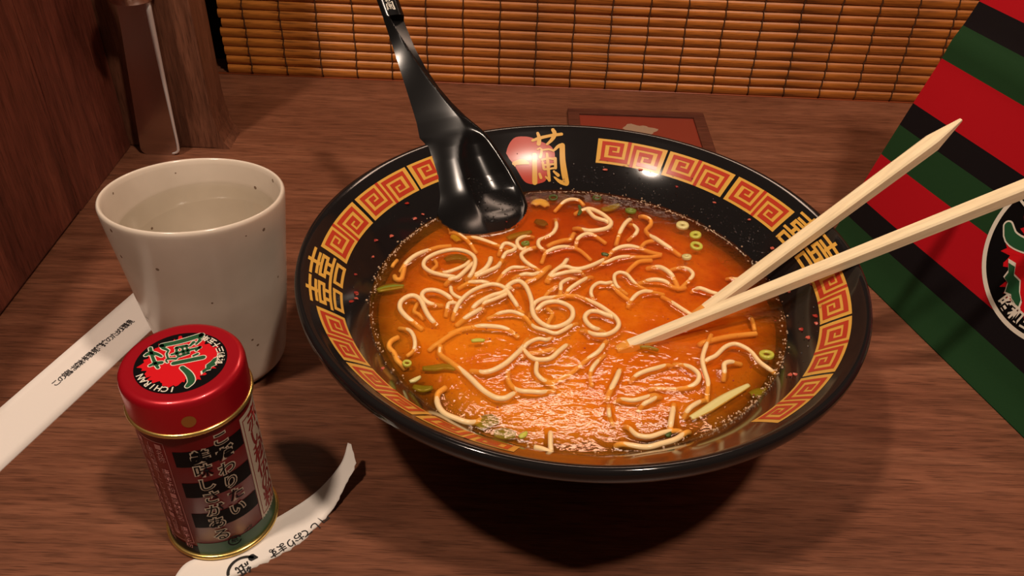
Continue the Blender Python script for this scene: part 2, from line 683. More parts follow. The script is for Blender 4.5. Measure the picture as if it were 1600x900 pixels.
V, Fc = box((-0.2438, 0.178, 0.1198), (-0.2378, 0.204, 0.1235), 0.0012)
mesh('lever', V, Fc, 'chrome_edge', tp, smooth=False)

# ------------------------------------------------------------------ bamboo blind
B0, B1 = A([-0.2602, 0.3193, 0]), A([0.255, 0.3093, 0])
BD = (B1 - B0) / np.linalg.norm(B1 - B0)
BN = A([BD[1], -BD[0], 0])          # toward the camera
bl = thing('bamboo_blind', B0 + BD * 0.3, 'orange-brown bamboo slat blind closing the back of the booth', 'blind')
PITCHZ = 0.00677
X0, X1 = 0.0232, 0.592


def slat_mesh(h, seed):
    prof = [(0.0, -0.5), (0.0012, -0.46), (0.0021, -0.2), (0.0023, 0.1), (0.0016, 0.40), (0.0, 0.5)]
    V, n = [], len(prof)
    xs = np.linspace(X0, X1, 9)
    r = np.random.default_rng(seed)
    wob = r.normal(0, 0.00012, len(xs))
    for x, w in zip(xs, wob):
        for d, k in prof:
            p = B0 + BD * x + BN * d
            V.append((p[0], p[1], k * h + w))
    Fc = []
    for i in range(len(xs) - 1):
        for k in range(n):
            q = (k + 1) % n
            Fc.append((i * n + k, (i + 1) * n + k, (i + 1) * n + q, i * n + q))
    Fc += [tuple(range(n)), tuple(range((len(xs) - 1) * n, len(xs) * n))[::-1]]
    return A(V), Fc


protos = []
SLAT_H = [0.00674, 0.0066, 0.00677]
zc = 0.0042
i = 0
while zc < 0.30:
    if i < 3:
        V, Fc = slat_mesh(SLAT_H[i], i)
        o = mesh('slat', V, Fc, 'bamboo', bl, angle=50)
        protos.append(o)
    else:
        o = protos[int(rng.integers(0, 3))].copy()
        COL.objects.link(o)
        o.parent = bl
    o.location = (rng.normal(0, 0.0008), 0, zc)
    zc += PITCHZ
    i += 1
th = -0.2195
k = 0
while th < 0.325:
    P = []
    xx = (th - B0[0]) / BD[0]
    if X0 < xx < X1:
        for q in range(0, 45):
            z = q * PITCHZ + 0.0008
            for zz, d in ((z, 0.0012), (z + PITCHZ * 0.5, 0.0030)):
                p = B0 + BD * (xx + 0.0003 * math.sin(q * 1.7 + k)) + BN * d
                P.append((p[0], p[1], zz))
        V, Fc = tube(P, 0.00048, 5, up=tuple(BN))
        mesh('cord', V, Fc, 'cord_brown', bl)
    th += 0.02555
    k += 1
a, b = B0 + BD * (X0 - 0.018), B0 + BD * X1
V, Fc = tube([a + BN * 0.001 + A([0, 0, -0.0002]), (a + b) / 2 + BN * 0.001 + A([0, 0, -0.0002]), b + BN * 0.001 + A([0, 0, -0.0002])], 0.0011, 8)
V[:, 2] = np.maximum(V[:, 2], 0.0001)
mesh('bottom_rail', V, Fc, 'rail_red', bl)

# ------------------------------------------------------------------ lamp at the top of the blind
lm = thing('strip_lamp', (0.045, 0.29, 0.385), 'small warm strip lamp hung in front of the blind', 'lamp')
nrm = A([0.0, -0.66, -0.75])
nrm /= np.linalg.norm(nrm)
upv = np.cross(A([1., 0, 0]), nrm)
lc = A([0.042, 0.262, 0.388])


def slab(c, ex, ey, n, wx, wy, t0, t1):
    V = []
    for tt in (t0, t1):
        for sx_, sy_ in ((-1, -1), (1, -1), (1, 1), (-1, 1)):
            V.append(c + ex * sx_ * wx / 2 + ey * sy_ * wy / 2 + n * tt)
    Fc = [(3, 2, 1, 0), (4, 5, 6, 7), (0, 1, 5, 4), (1, 2, 6, 5), (2, 3, 7, 6), (3, 0, 4, 7)]
    return A(V), Fc


V, Fc = slab(lc, A([1., 0, 0]), upv, nrm, 0.24, 0.085, -0.016, -0.001)
mesh('housing', V, Fc, 'lamp_housing', lm, smooth=False)
m = mat('lamp_glow', (0.9, 0.8, 0.7), 0.5)
m.node_tree.nodes['Principled BSDF'].inputs['Emission Color'].default_value = (1.0, 0.70, 0.52, 1)
m.node_tree.nodes['Principled BSDF'].inputs['Emission Strength'].default_value = 16.0
V, Fc = slab(lc, A([1., 0, 0]), upv, nrm, 0.19, 0.030, 0.0, 0.002)
mesh('diffuser', V, Fc, 'lamp_glow', lm, smooth=False)

# ------------------------------------------------------------------ order board on the counter
ob = thing('order_board', (0.0544, 0.228, 0), 'flat dark wooden board with a red lacquer inset lying behind the bowl', 'board')
x0, x1, y0, y1, h = 0.0078, 0.1010, 0.180, 0.2749, 0.0032
fr = 0.0078
for (a, b) in (((x0, y1 - fr), (x1, y1)), ((x0, y0), (x1, y0 + fr)), ((x0, y0 + fr), (x0 + fr, y1 - fr)), ((x1 - fr, y0 + fr), (x1, y1 - fr))):
    V, Fc = box((a[0], a[1], 0.0), (b[0], b[1], h), 0.0004)
    mesh('frame_bar', V, Fc, 'board_wood', ob, smooth=False)
V, Fc = box((x0 + fr, y0 + fr, 0.0), (x1 - fr, y1 - fr, h - 0.0013))
inset = mesh('inset', V, Fc, 'lacquer_red', ob, smooth=False)
ang = np.linspace(0, 2 * np.pi, 26, endpoint=False)
rr = 1 + 0.18 * np.sin(3 * ang + 1) + 0.12 * np.sin(7 * ang)
P = np.c_[0.0545 + 0.0105 * rr * np.cos(ang), 0.2475 + 0.0085 * rr * np.sin(ang)]
V, Fc = poly_fill2d(P, 2)
mesh('worn_emblem', np.c_[V, np.full(len(V), h - 0.00125)], Fc, 'emblem_tan', inset, smooth=False)

# ------------------------------------------------------------------ ramen bowl
PROF_IN = [(0.0, 0.0100), (0.030, 0.0115), (0.050, 0.0200), (0.066, 0.0345), (0.0817, 0.0537), (0.0925, 0.0652), (0.1045, 0.0752)]
_ps = A(PROF_IN)
_pr = np.r_[np.linspace(0, 0.1045, 60)]
# smooth profile through the measured points
_sp = spline(PROF_IN, 10)
_sr, _sz = _sp[:, 0], np.maximum.accumulate(_sp[:, 1])


def zin(r):
    return np.interp(r, _sr, _sz)


bowl = thing('ramen_bowl', (0, 0, 0), 'large black ramen bowl with gold and red key pattern inside the rim', 'bowl')
inner = [(r, z) for r, z in zip(_sr, _sz)]
lip = [(0.1056, 0.0759), (0.1068, 0.0760), (0.1076, 0.0754), (0.1080, 0.0742), (0.1079, 0.0722), (0.1072, 0.0702), (0.1060, 0.0690), (0.1045, 0.0684)]
outer = [(0.1005, 0.0640), (0.0930, 0.0555), (0.0830, 0.0440), (0.0700, 0.0300), (0.0560, 0.0185), (0.0440, 0.0120), (0.0405, 0.0100)]
foot = [(0.0400, 0.0080), (0.0398, 0.0012), (0.0390, 0.0), (0.0350, 0.0), (0.0342, 0.0015), (0.0335, 0.0060), (0.0, 0.0062)]
V, Fc = lathe(inner + lip + outer + foot, (0, 0), 160)
mesh('bowl_body', V, Fc, 'bowl_black', bowl, angle=60)


def bowl_pt(th_deg, r, lift=0.00012):
    """angle from the back of the bowl, clockwise seen from above; r = distance from the axis"""
    th_ = np.radians(A(th_deg, float))
    r = A(r, float)
    z = zin(r)
    dz = (zin(r + 0.0005) - zin(r - 0.0005)) / 0.001
    nl = np.sqrt(1 + dz * dz)
    rr_ = r - dz / nl * lift
    return np.stack([rr_ * np.sin(th_), rr_ * np.cos(th_), z + lift / nl], -1)


def bowl_hit(u, v):
    d = ray(u, v)
    t0 = (0.0753 - CAM[2]) / d[2]
    ts = np.linspace(t0, t0 * 1.4, 6000)
    P = CAM + ts[:, None] * d
    r = np.hypot(P[:, 0], P[:, 1])
    i = int(np.argmax((P[:, 2] < zin(r)) & (r < 0.2)))
    p = P[i]
    return math.degrees(math.atan2(p[0], p[1])), float(r[i])


def bowl_ref(p):
    return A([-p[0], -p[1], 0.06])


AX = -10.8
R_IN, R_OUT = 0.0919, 0.1013
LK = [(0.455, 1.0), (0.455, 0.17), (0.09, 0.17), (0.09, 0.83), (0.355, 0.83), (0.355, 0.41), (0.20, 0.41), (0.20, 0.62), (0.265, 0.62)]


def grid_patch(s0, s1, t0, t1, ns, nt):
    V = [(s, t) for s in np.linspace(s0, s1, ns + 1) for t in np.linspace(t0, t1, nt + 1)]
    Fc = [(i * (nt + 1) + j, (i + 1) * (nt + 1) + j, (i + 1) * (nt + 1) + j + 1, i * (nt + 1) + j + 1) for i in range(ns) for j in range(nt)]
    return A(V), Fc


def key_bars(path, w_s, w_t, extend=True):
    parts = []
    for i, ((sa, ta), (sb, tb)) in enumerate(zip(path[:-1], path[1:])):
        s0_, s1_ = min(sa, sb), max(sa, sb)
        t0_, t1_ = min(ta, tb), max(ta, tb)
        s0_, s1_ = s0_ - w_s / 2, s1_ + w_s / 2
        t0_, t1_ = max(0.0, t0_ - w_t / 2), min(1.0, t1_ + w_t / 2)
        v, f = grid_patch(s0_, s1_, t0_, t1_, max(1, int((s1_ - s0_) / 0.06)), max(1, int((t1_ - t0_) / 0.25)))
        parts.append((np.c_[v, np.zeros(len(v))], f))
    V, Fc = join(parts)
    return V[:, :2], Fc


def key_panel(phi0, phi1):
    f = lambda ST, lift: bowl_pt(AX + phi0 + (phi1 - phi0) * ST[:, 0], R_IN + (R_OUT - R_IN) * ST[:, 1], lift)
    v, fc = grid_patch(0, 1, 0, 1, 14, 3)
    V3 = f(v, 0.00010)
    o = mesh('key_panel', V3, orient(V3, fc, bowl_ref), 'key_gold', bowl)
    v1, f1 = key_bars(LK, 0.052, 0.150)
    v2, f2 = key_bars([(1 - s, 1 - t) for s, t in LK], 0.052, 0.150)
    V, fc = join([(np.c_[v1, 0 * v1[:, 0]], f1), (np.c_[v2, 0 * v2[:, 0]], f2)])
    V3 = f(V[:, :2], 0.00020)
    mesh('key_line', V3, orient(V3, fc, bowl_ref), 'key_red', o)


PAN = [(18.1, 37.2), (37.9, 57.0), (58.1, 77.2), (98.3, 116.2), (116.9, 135.9), (136.6, 155.6)]
for a_, b_ in PAN:
    key_panel(a_, b_)
    key_panel(-b_, -a_)

HH = []
for x in (0.0, 0.53):
    w_, h_ = 0.47, 0.075
    cx_ = x + w_ / 2
    segs = [((cx_, 1.0), (cx_, 0.74)), ((x + .02, 0.92), (x + w_ - .02, 0.92)), ((x + 0.06, 0.76), (x + w_ - 0.06, 0.76)),
            ((x + .05, 0.66), (x + w_ - .05, 0.66)), ((x + .05, 0.53), (x + w_ - .05, 0.53)), ((x + .05, 0.66), (x + .05, 0.53)), ((x + w_ - .05, 0.66), (x + w_ - .05, 0.53)),
            ((x + 0.15, 0.53), (x + 0.15, 0.38)), ((x + w_ - 0.15, 0.53), (x + w_ - 0.15, 0.38)), ((x, 0.36), (x + w_, 0.36)),
            ((x + .05, 0.24), (x + w_ - .05, 0.24)), ((x + .05, 0.04), (x + w_ - .05, 0.04)), ((x + .05, 0.24), (x + .05, 0.04)), ((x + w_ - .05, 0.24), (x + w_ - .05, 0.04))]
    HH += segs


def happiness(phi0, phi1):
    parts = []
    for (a_, b_) in HH:
        s0_, s1_ = sorted((a_[0], b_[0]))
        t0_, t1_ = sorted((a_[1], b_[1]))
        v, f = grid_patch(s0_ - 0.033, s1_ + 0.033, t0_ - 0.038, t1_ + 0.038, max(1, int((s1_ - s0_) / .08)), 2)
        parts.append((np.c_[v, 0 * v[:, 0]], f))
    V, fc = join(parts)
    V3 = bowl_pt(AX + phi0 + (phi1 - phi0) * V[:, 0], 0.0915 + 0.0120 * V[:, 1], 0.00012)
    tag(mesh('gold_character', V3, orient(V3, fc, bowl_ref), 'key_gold', bowl), 'gold double character between the key panels', None)


happiness(78.7, 96.9)
happiness(-96.9, -78.7)

# brush lettering shared by the bowl, the tin and the bag (traced strokes)
RAN = [([(390, 225), (470, 197), (600, 167), (730, 150)], [30, 36, 34, 36]), ([(450, 140), (470, 200), (462, 262)], [34, 44, 50]),
       ([(628, 100), (652, 150), (612, 220), (560, 268)], [40, 52, 40, 26]),
       ([(412, 395), (414, 560), (416, 715)], [56, 58, 60]), ([(447, 328), (490, 312), (494, 370), (478, 420)], [18, 22, 30, 34]),
       ([(512, 336), (590, 326), (632, 346), (690, 292), (738, 278)], [20, 24, 26, 40, 46]),
       ([(738, 285), (742, 450), (762, 600), (786, 715)], [62, 66, 72, 66]), ([(786, 725), (715, 708), (648, 655)], [60, 44, 20]),
       ([(558, 380), (570, 500), (586, 690)], [30, 38, 34]), ([(500, 452), (570, 434), (648, 440)], [26, 26, 30]),
       ([(508, 480), (522, 556)], [30, 30]), ([(655, 436), (660, 545)], [38, 34]), ([(530, 512), (640, 500)], [24, 24]), ([(530, 562), (655, 545)], [24, 24]),
       ([(472, 615), (488, 660)], [30, 34]), ([(545, 650), (590, 692)], [22, 26]), ([(640, 585), (690, 630)], [26, 40])]
ICHI = [([(172, 492), (270, 472), (340, 492)], [46, 66, 26]), ([(168, 478), (182, 520)], [16, 18])]
RED = [(80, 370), (104, 290), (140, 228), (200, 182), (330, 178), (420, 205), (500, 240), (600, 285), (645, 350), (652, 410), (640, 470), (600, 530), (566, 590), (545, 690),
       (470, 725), (395, 735), (330, 722), (285, 690), (240, 620), (205, 560), (170, 500), (120, 440)]


def on_bowl(v2, lift):
    tr = [bowl_hit(780 + x / 7.5, 190 + y / 7.5) for x, y in v2]
    tr = A(tr)
    r = np.clip(tr[:, 1], 0.083, 0.1044)
    return bowl_pt(tr[:, 0], r, lift)


v, fc = poly_fill2d(resample(spline(RED + RED[:1], 4), 22)[:-1], 14)
V3 = on_bowl(v, 0.00010)
mesh('red_patch', V3, orient(V3, fc, bowl_ref), 'key_red', bowl)
v, fc = strokes2d(RAN + ICHI, 0, 30)
V3 = on_bowl(v, 0.00030)
tag(mesh('gold_lettering', V3, orient(V3, fc, bowl_ref), 'key_gold', bowl), 'gold brush lettering on the red patch', None)

# ------------------------------------------------------------------ soup: noodles traced strand by strand
ZS = 0.0537
REG = {1: (580, 340, 6.43), 2: (740, 300, 6.43), 3: (900, 300, 6.43), 4: (580, 440, 6.43), 5: (740, 420, 6.43), 6: (900, 400, 6.43),
       7: (1040, 480, 4.09), 8: (600, 540, 5.0), 9: (820, 520, 4.5), 10: (1040, 320, 5.625)}


def px(reg, x, y):
    a_, b_, s_ = REG[reg]
    return a_ + x / s_, b_ + y / s_


ND = [
    (1, [(880, 605, -1), (790, 590, .7), (720, 580, .8), (600, 545, .7), (530, 490, .8), (540, 430, .9), (600, 385, .9), (700, 345, .9), (830, 322, .8), (950, 340, .9), (1030, 390, .9), (1045, 460, 1), (1020, 540, .9), (990, 590, .3), (960, 640, -1.5)]),
    (1, [(330, 490, -.3), (370, 440, .4), (430, 390, .7), (500, 355, .5), (580, 330, -.2), (680, 300, -.9), (800, 290, -1.5)]),
    (1, [(340, 470, -.6), (320, 560, -.8), (300, 620, -.8), (250, 620, -.8), (235, 590, -1.2)]),
    (1, [(210, 500, -.9), (225, 470, -.5), (260, 430, -1)]),
    (1, [(670, 560, -.8), (760, 550, .3), (850, 520, .7), (940, 480, .8), (990, 440, -.3)]),
    (1, [(800, 620, .2), (870, 600, .6), (940, 540, .7), (1000, 480, .3), (1060, 430, -1)]),
    (1, [(640, 430, -.7), (660, 480, -.5), (620, 520, -.7)]),
    (1, [(830, 155, -.6), (880, 170, -.1), (940, 210, 0), (1000, 270, -.4), (1030, 320, -.9), (1060, 360, -1.5)]),
    (1, [(950, 205, -.7), (1050, 205, .1), (1150, 235, .1), (1250, 275, 0), (1330, 310, -.8)]),
    (1, [(1200, 410, .6), (1190, 450, .7), (1150, 510, .7), (1080, 560, .2), (1000, 600, -.8)]),
    (2, [(280, 700, -.6), (240, 750, .5), (160, 790, .7), (60, 830, .5), (0, 870, -.5)]),
    (2, [(280, 560, .3), (310, 520, .8), (370, 525, .8), (420, 560, .6), (390, 590, .6), (330, 610, .7), (300, 650, .4), (280, 700, -.6)]),
    (2, [(560, 450, -.5), (490, 455, .3), (440, 490, .5), (445, 540, .5), (490, 580, .2), (540, 560, -.4)]),
    (2, [(825, 290, -.7), (832, 330, .2), (825, 370, .4), (790, 420, .2), (720, 460, -.1), (660, 485, .2), (650, 530, .3), (680, 570, .1), (730, 600, -.8)]),
    (2, [(1000, 430, -.6), (970, 480, -.3), (900, 490, -.8), (800, 520, -.8), (740, 550, -1.2)]),
    (2, [(700, 670, -.8), (720, 620, -.2), (780, 580, .5), (860, 555, .5), (950, 555, 0), (1050, 580, -.6), (1130, 640, -.9), (1180, 690, -1.5)]),
    (2, [(620, 560, -.6), (530, 590, .2), (480, 630, .5), (500, 680, .6), (560, 730, .4), (640, 780, -.2), (700, 830, -1)]),
    (2, [(935, 685, .3), (900, 730, .5), (820, 790, .6), (780, 830, .4)]),
    (2, [(770, 835, .1), (850, 770, .9), (930, 750, .9), (1000, 770, .9), (1080, 770, .8), (1180, 740, .8), (1270, 700, .4), (1330, 670, -.7)]),
    (2, [(800, 845, .2), (900, 815, .7), (980, 800, .6), (1060, 800, .2)]),
    (2, [(270, 860, -.4), (320, 800, .3), (390, 760, .5), (470, 760, .2), (560, 770, -.6)]),
    (2, [(450, 850, -.3), (520, 825, .5), (600, 830, .3), (680, 800, -.4), (740, 760, -.8)]),
    (2, [(850, 160, -.6), (910, 100, .5), (980, 75, .6), (1060, 90, -.2), (1110, 140, -1)]),
    (3, [(40, 200, -.4), (130, 170, .7), (220, 200, .9), (300, 250, .9), (352, 310, .8), (320, 360, .7), (220, 385, .6), (120, 390, .2), (20, 370, -.6)]),
    (3, [(110, 180, .3), (180, 250, .6), (240, 275, .8), (310, 300, .5)]),
    (3, [(0, 530, -.6), (20, 470, .1), (90, 425, .3), (160, 430, 0), (230, 470, -.7), (300, 520, -1.2)]),
    (3, [(540, 280, .2), (500, 310, .7), (460, 370, .6), (430, 440, -.2), (400, 540, -1)]),
    (3, [(520, 330, -.8), (580, 340, 0), (615, 380, .4), (600, 420, .5), (570, 450, -.3)]),
    (3, [(680, 250, -.6), (740, 280, -.4), (750, 330, -.6), (700, 390, -.6), (740, 440, -.2), (800, 470, .6), (860, 510, .7), (920, 550, .2), (1000, 610, -.8)]),
    (3, [(660, 550, -.8), (700, 510, -.5), (770, 495, -.4), (840, 500, -.2)]),
    (3, [(330, 640, -.6), (380, 590, 0), (450, 555, .4), (540, 545, .4), (640, 570, -.2), (740, 605, -.7), (860, 635, -1)]),
    (3, [(230, 740, -.6), (320, 700, .3), (400, 665, .5), (480, 650, .3), (600, 655, -.5), (740, 655, -.9), (850, 640, -1)]),
    (3, [(520, 800, -.6), (580, 740, -.4), (640, 700, -.6), (760, 690, -1)]),
    (6, [(460, 350, -.6), (410, 300, .6), (385, 240, .9), (390, 190, .9), (440, 165, .9), (510, 185, .9), (560, 240, .8), (620, 300, -.3), (680, 330, -.8)]),
    (6, [(175, 440, -.4), (150, 370, .9), (170, 310, .9), (230, 270, .8), (300, 275, .7), (355, 268, .2)]),
    (6, [(370, 300, 0), (420, 360, -.6), (480, 410, -.6), (550, 460, -.9)]),
    (6, [(560, 440, .2), (620, 380, .8), (690, 355, .7), (760, 365, 0), (830, 380, -.8)]),
    (6, [(690, 260, -.4), (760, 240, .6), (830, 240, .8), (900, 260, .3), (960, 310, -.5), (1040, 330, -.6), (1100, 320, -.9)]),
    (6, [(770, 120, -.5), (840, 115, .2), (900, 140, .9), (950, 180, .6), (980, 230, -.3), (1010, 290, -.7)]),
    (6, [(1000, 130, -.6), (1070, 120, -.1), (1140, 140, .4), (1175, 185, .6), (1150, 230, .1), (1100, 280, -.7)]),
    (6, [(900, 430, -.8), (1000, 490, .2), (1060, 530, .3), (1130, 575, .3), (1200, 620, -.2)]),
    (6, [(0, 405, -.4), (100, 440, -.1), (220, 490, .4), (320, 555, .6), (400, 620, .9), (430, 690, .9), (390, 750, .8), (300, 790, .9), (190, 790, .6), (100, 760, -.5)]),
    (6, [(380, 620, .2), (300, 590, .7), (220, 560, .9), (140, 560, .9), (90, 610, .9), (110, 670, .9), (170, 720, .8), (240, 750, -.3)]),
    (5, [(-190, 440, 0), (-150, 350, .8), (-80, 270, .9), (20, 205, .9), (150, 160, 1), (230, 160, 1), (300, 185, 1), (350, 240, .9), (390, 300, .9), (430, 360, .5), (450, 410, -.8)]),
    (5, [(-100, 170, -.6), (-40, 140, 0), (30, 132, .6), (90, 132, .6), (150, 150, 0)]),
    (5, [(330, 190, .6), (390, 140, .9), (460, 125, 1), (520, 170, 1), (560, 250, 1), (585, 340, 1), (590, 420, 1), (620, 490, 1), (700, 560, 1), (800, 590, 1), (920, 555, 1), (990, 490, 1), (990, 410, 1), (930, 360, 1), (830, 330, 1), (720, 345, .9), (650, 400, .2)]),
    (5, [(10, 375, .4), (100, 310, .9), (200, 265, .9), (290, 240, .9), (360, 195, .7)]),
    (5, [(110, 345, .3), (200, 310, .8), (300, 270, .7), (340, 250, .1)]),
    (5, [(590, 400, .3), (620, 340, .9), (700, 300, .7), (800, 290, 0), (900, 275, -.4), (1000, 275, -.5), (1100, 300, -.5)]),
    (5, [(540, 130, -.2), (620, 100, -.4), (690, 50, -.5), (740, 0, -.7)]),
    (5, [(200, 480, -.6), (270, 445, .5), (370, 430, .8), (450, 450, .5), (520, 490, -.2), (570, 550, -.3), (620, 590, .4), (720, 620, .7), (820, 650, .8), (900, 620, .8), (950, 590, .5), (1010, 560, -.5)]),
    (5, [(-250, 660, -1.0), (-120, 610, -.6), (0, 590, -.2), (80, 575, .4), (200, 580, .6), (300, 595, .2), (390, 640, -.4), (450, 690, -1)]),
    (5, [(500, 830, -.5), (510, 785, .5), (560, 740, .7), (650, 705, .8), (730, 715, .6), (780, 700, -.5)]),
    (8, [(720, 205, -.7), (780, 210, .2), (860, 190, .5), (950, 140, .7), (1020, 80, .6), (1080, 20, 0), (1110, -30, -.8)]),
    (9, [(-20, 110, -.3), (40, 170, .3), (100, 190, .6), (180, 180, .8), (240, 130, .7), (290, 92, 0)]),
    (9, [(20, 150, -.4), (100, 140, -.5), (190, 120, -.4)]),
    (5, [(875, 200, .3), (880, 150, .7), (930, 115, .4), (1000, 100, -.5)]),
    (5, [(950, 220, .1), (1010, 170, .6), (1090, 120, .4), (1160, 90, -.5)]),
    (5, [(750, 240, -.6), (800, 200, -.3), (850, 180, -.6)]),
    (5, [(750, 410, -.5), (790, 460, -.4), (760, 520, -.8)]),
    (4, [(790, 165, .2), (770, 145, .7), (700, 105, .9), (620, 85, .9), (540, 95, .9), (510, 140, .9), (540, 190, .7), (600, 225, .2), (660, 240, -.7)]),
    (4, [(800, 60, .6), (810, 110, .8), (860, 150, .8), (920, 170, .5), (1000, 150, -.6)]),
    (4, [(460, 440, -.7), (410, 400, 0), (340, 340, .4), (290, 270, .6), (300, 200, .7), (370, 150, .8), (440, 145, 1), (500, 190, 1), (540, 280, 1), (580, 350, .9), (620, 400, .3), (650, 440, -.9)]),
    (4, [(320, 475, -.6), (390, 495, .4), (430, 560, .7), (440, 640, .6), (420, 700, -.2), (360, 750, -.9)]),
    (4, [(270, 560, -.9), (200, 600, -.5), (180, 660, -.4), (230, 720, -.3), (260, 790, -.4), (300, 830, -.8)]),
    (4, [(765, 265, .1), (780, 220, .8), (830, 215, .5), (870, 230, -.5)]),
    (4, [(910, 400, -.5), (970, 350, .5), (1040, 310, .8), (1100, 280, 0)]),
    (4, [(850, 510, -.7), (760, 560, -.5), (690, 610, -.5), (630, 650, -.8)]),
    (4, [(480, 330, -.6), (430, 300, -.5), (460, 230, -.7)]),
    (8, [(440, 20, -.5), (440, 70, -.4), (520, 130, -.3), (600, 190, -.1), (680, 260, .4), (740, 320, .5), (800, 370, .2), (880, 410, .6), (950, 410, .6), (1010, 380, 0)]),
    (8, [(480, 330, -.9), (420, 380, -.5), (420, 460, .1), (470, 530, .5), (560, 570, .6), (650, 600, .5), (720, 600, -.3), (760, 580, -1)]),
    (8, [(970, 200, -.9), (970, 270, -.6), (1010, 330, -.3), (1070, 355, .4), (1150, 360, .8), (1230, 365, .5), (1290, 360, -.6)]),
    (8, [(1195, 130, -.2), (1190, 210, .6), (1230, 260, .5), (1290, 300, -.5)]),
    (9, [(565, 70, -.5), (520, 130, .6), (450, 180, 0), (380, 240, -.6), (290, 310, -.8), (190, 350, -.6), (130, 330, -.2)]),
    (9, [(545, 170, -.7), (480, 240, .6), (460, 300, -.4), (470, 380, -1)]),
    (9, [(665, 270, -.2), (640, 330, .6), (600, 410, -.2), (570, 480, -.9)]),
    (9, [(785, 300, .3), (850, 270, .8), (920, 250, .7), (1000, 230, -.3)]),
    (7, [(90, 370, -.5), (160, 385, .4), (210, 430, .6), (200, 480, .4), (140, 515, -.1), (50, 525, -.5), (-60, 520, -.7)]),
    (9, [(680, 470, 0), (760, 475, .7), (830, 460, .4), (900, 440, -.5)]),
    (9, [(840, 500, .3), (880, 480, .6), (930, 455, -.3)]),
    (9, [(590, 530, -.6), (592, 570, .6), (600, 610, -.6)]),
    (9, [(1045, 520, -.4), (1032, 600, .6), (1025, 645, .2)]),
    (9, [(730, 670, -.3), (790, 720, .6), (880, 730, .5), (980, 700, .2), (1060, 690, -.5)]),
    (9, [(690, 785, -.2), (850, 805, .6), (960, 780, .6), (1060, 750, .4), (1130, 705, -.5)]),
    (9, [(70, 805, .4), (130, 820, .9), (190, 850, 1.0), (218, 865, .9)]),
    (9, [(185, 830, .7), (180, 780, .6), (180, 710, .1)]),
    (7, [(285, 190, -.7), (250, 270, .2), (235, 340, .6), (250, 410, .6), (270, 480, .1), (265, 560, -.6)]),
    (7, [(265, 338, .3), (320, 310, .7), (380, 255, .8), (440, 235, .7), (500, 255, .4), (550, 290, .1), (600, 350, .5), (660, 395, .5), (700, 430, -.7)]),
    (7, [(375, 410, .2), (375, 365, .8), (410, 350, .5), (450, 360, -.6)]),
    (7, [(145, 655, .6), (190, 620, .5), (235, 600, -.5)]),
    (10, [(285, 735, .5), (330, 742, .8), (400, 770, .3), (490, 800, .1)]),
    (10, [(580, 650, -.3), (620, 655, .2), (660, 645, -.3)]),
    (7, [(545, 70, -.4), (560, 110, -.7)]),
    (7, [(250, 225, -.8), (400, 190, -.8), (580, 170, -1)]),
]
EMERGE = []
NR = 0.00096
LANDMARKS = [((745, 385), 'just in front of the black spoon'), ((850, 340), 'beside the pale scallion next to the spoon'), ((940, 345), 'against the back of the soup below the key pattern'),
             ((1060, 355), 'near the pair of scallion rings'), ((640, 420), 'near the broad green leaf by the left gold character'), ((690, 395), 'round the big noodle loop by the spoon'),
             ((640, 500), 'against the wall facing the white cup'), ((865, 490), 'by the round noodle coil in the middle'), ((940, 505), 'by the noodle ring left of the chopstick tip'),
             ((1020, 430), 'behind the dipping chopstick'), ((1090, 440), 'close behind the crossing chopsticks'), ((790, 455), 'in the tangle between spoon and middle coil'),
             ((735, 510), 'around the bright yellow-green scallion bit'), ((700, 610), 'near the front wall facing the spice tin'), ((850, 575), 'in the smooth orange broth before the middle coil'),
             ((960, 590), 'in front of the chopstick tip'), ((900, 690), 'against the front wall of the bowl'), ((1040, 640), 'beside the long pale scallion strip'),
             ((1130, 560), 'between chopsticks and long scallion strip'), ((1180, 560), 'against the wall facing the striped bag')]


def where(u, v_):
    return min(LANDMARKS, key=lambda q: (q[0][0] - u) ** 2 + 1.6 * (q[0][1] - v_) ** 2)[1]


USED = set()


def pick_label(cands):
    for c_ in cands:
        if c_ not in USED:
            USED.add(c_)
            return c_
    return cands[0]


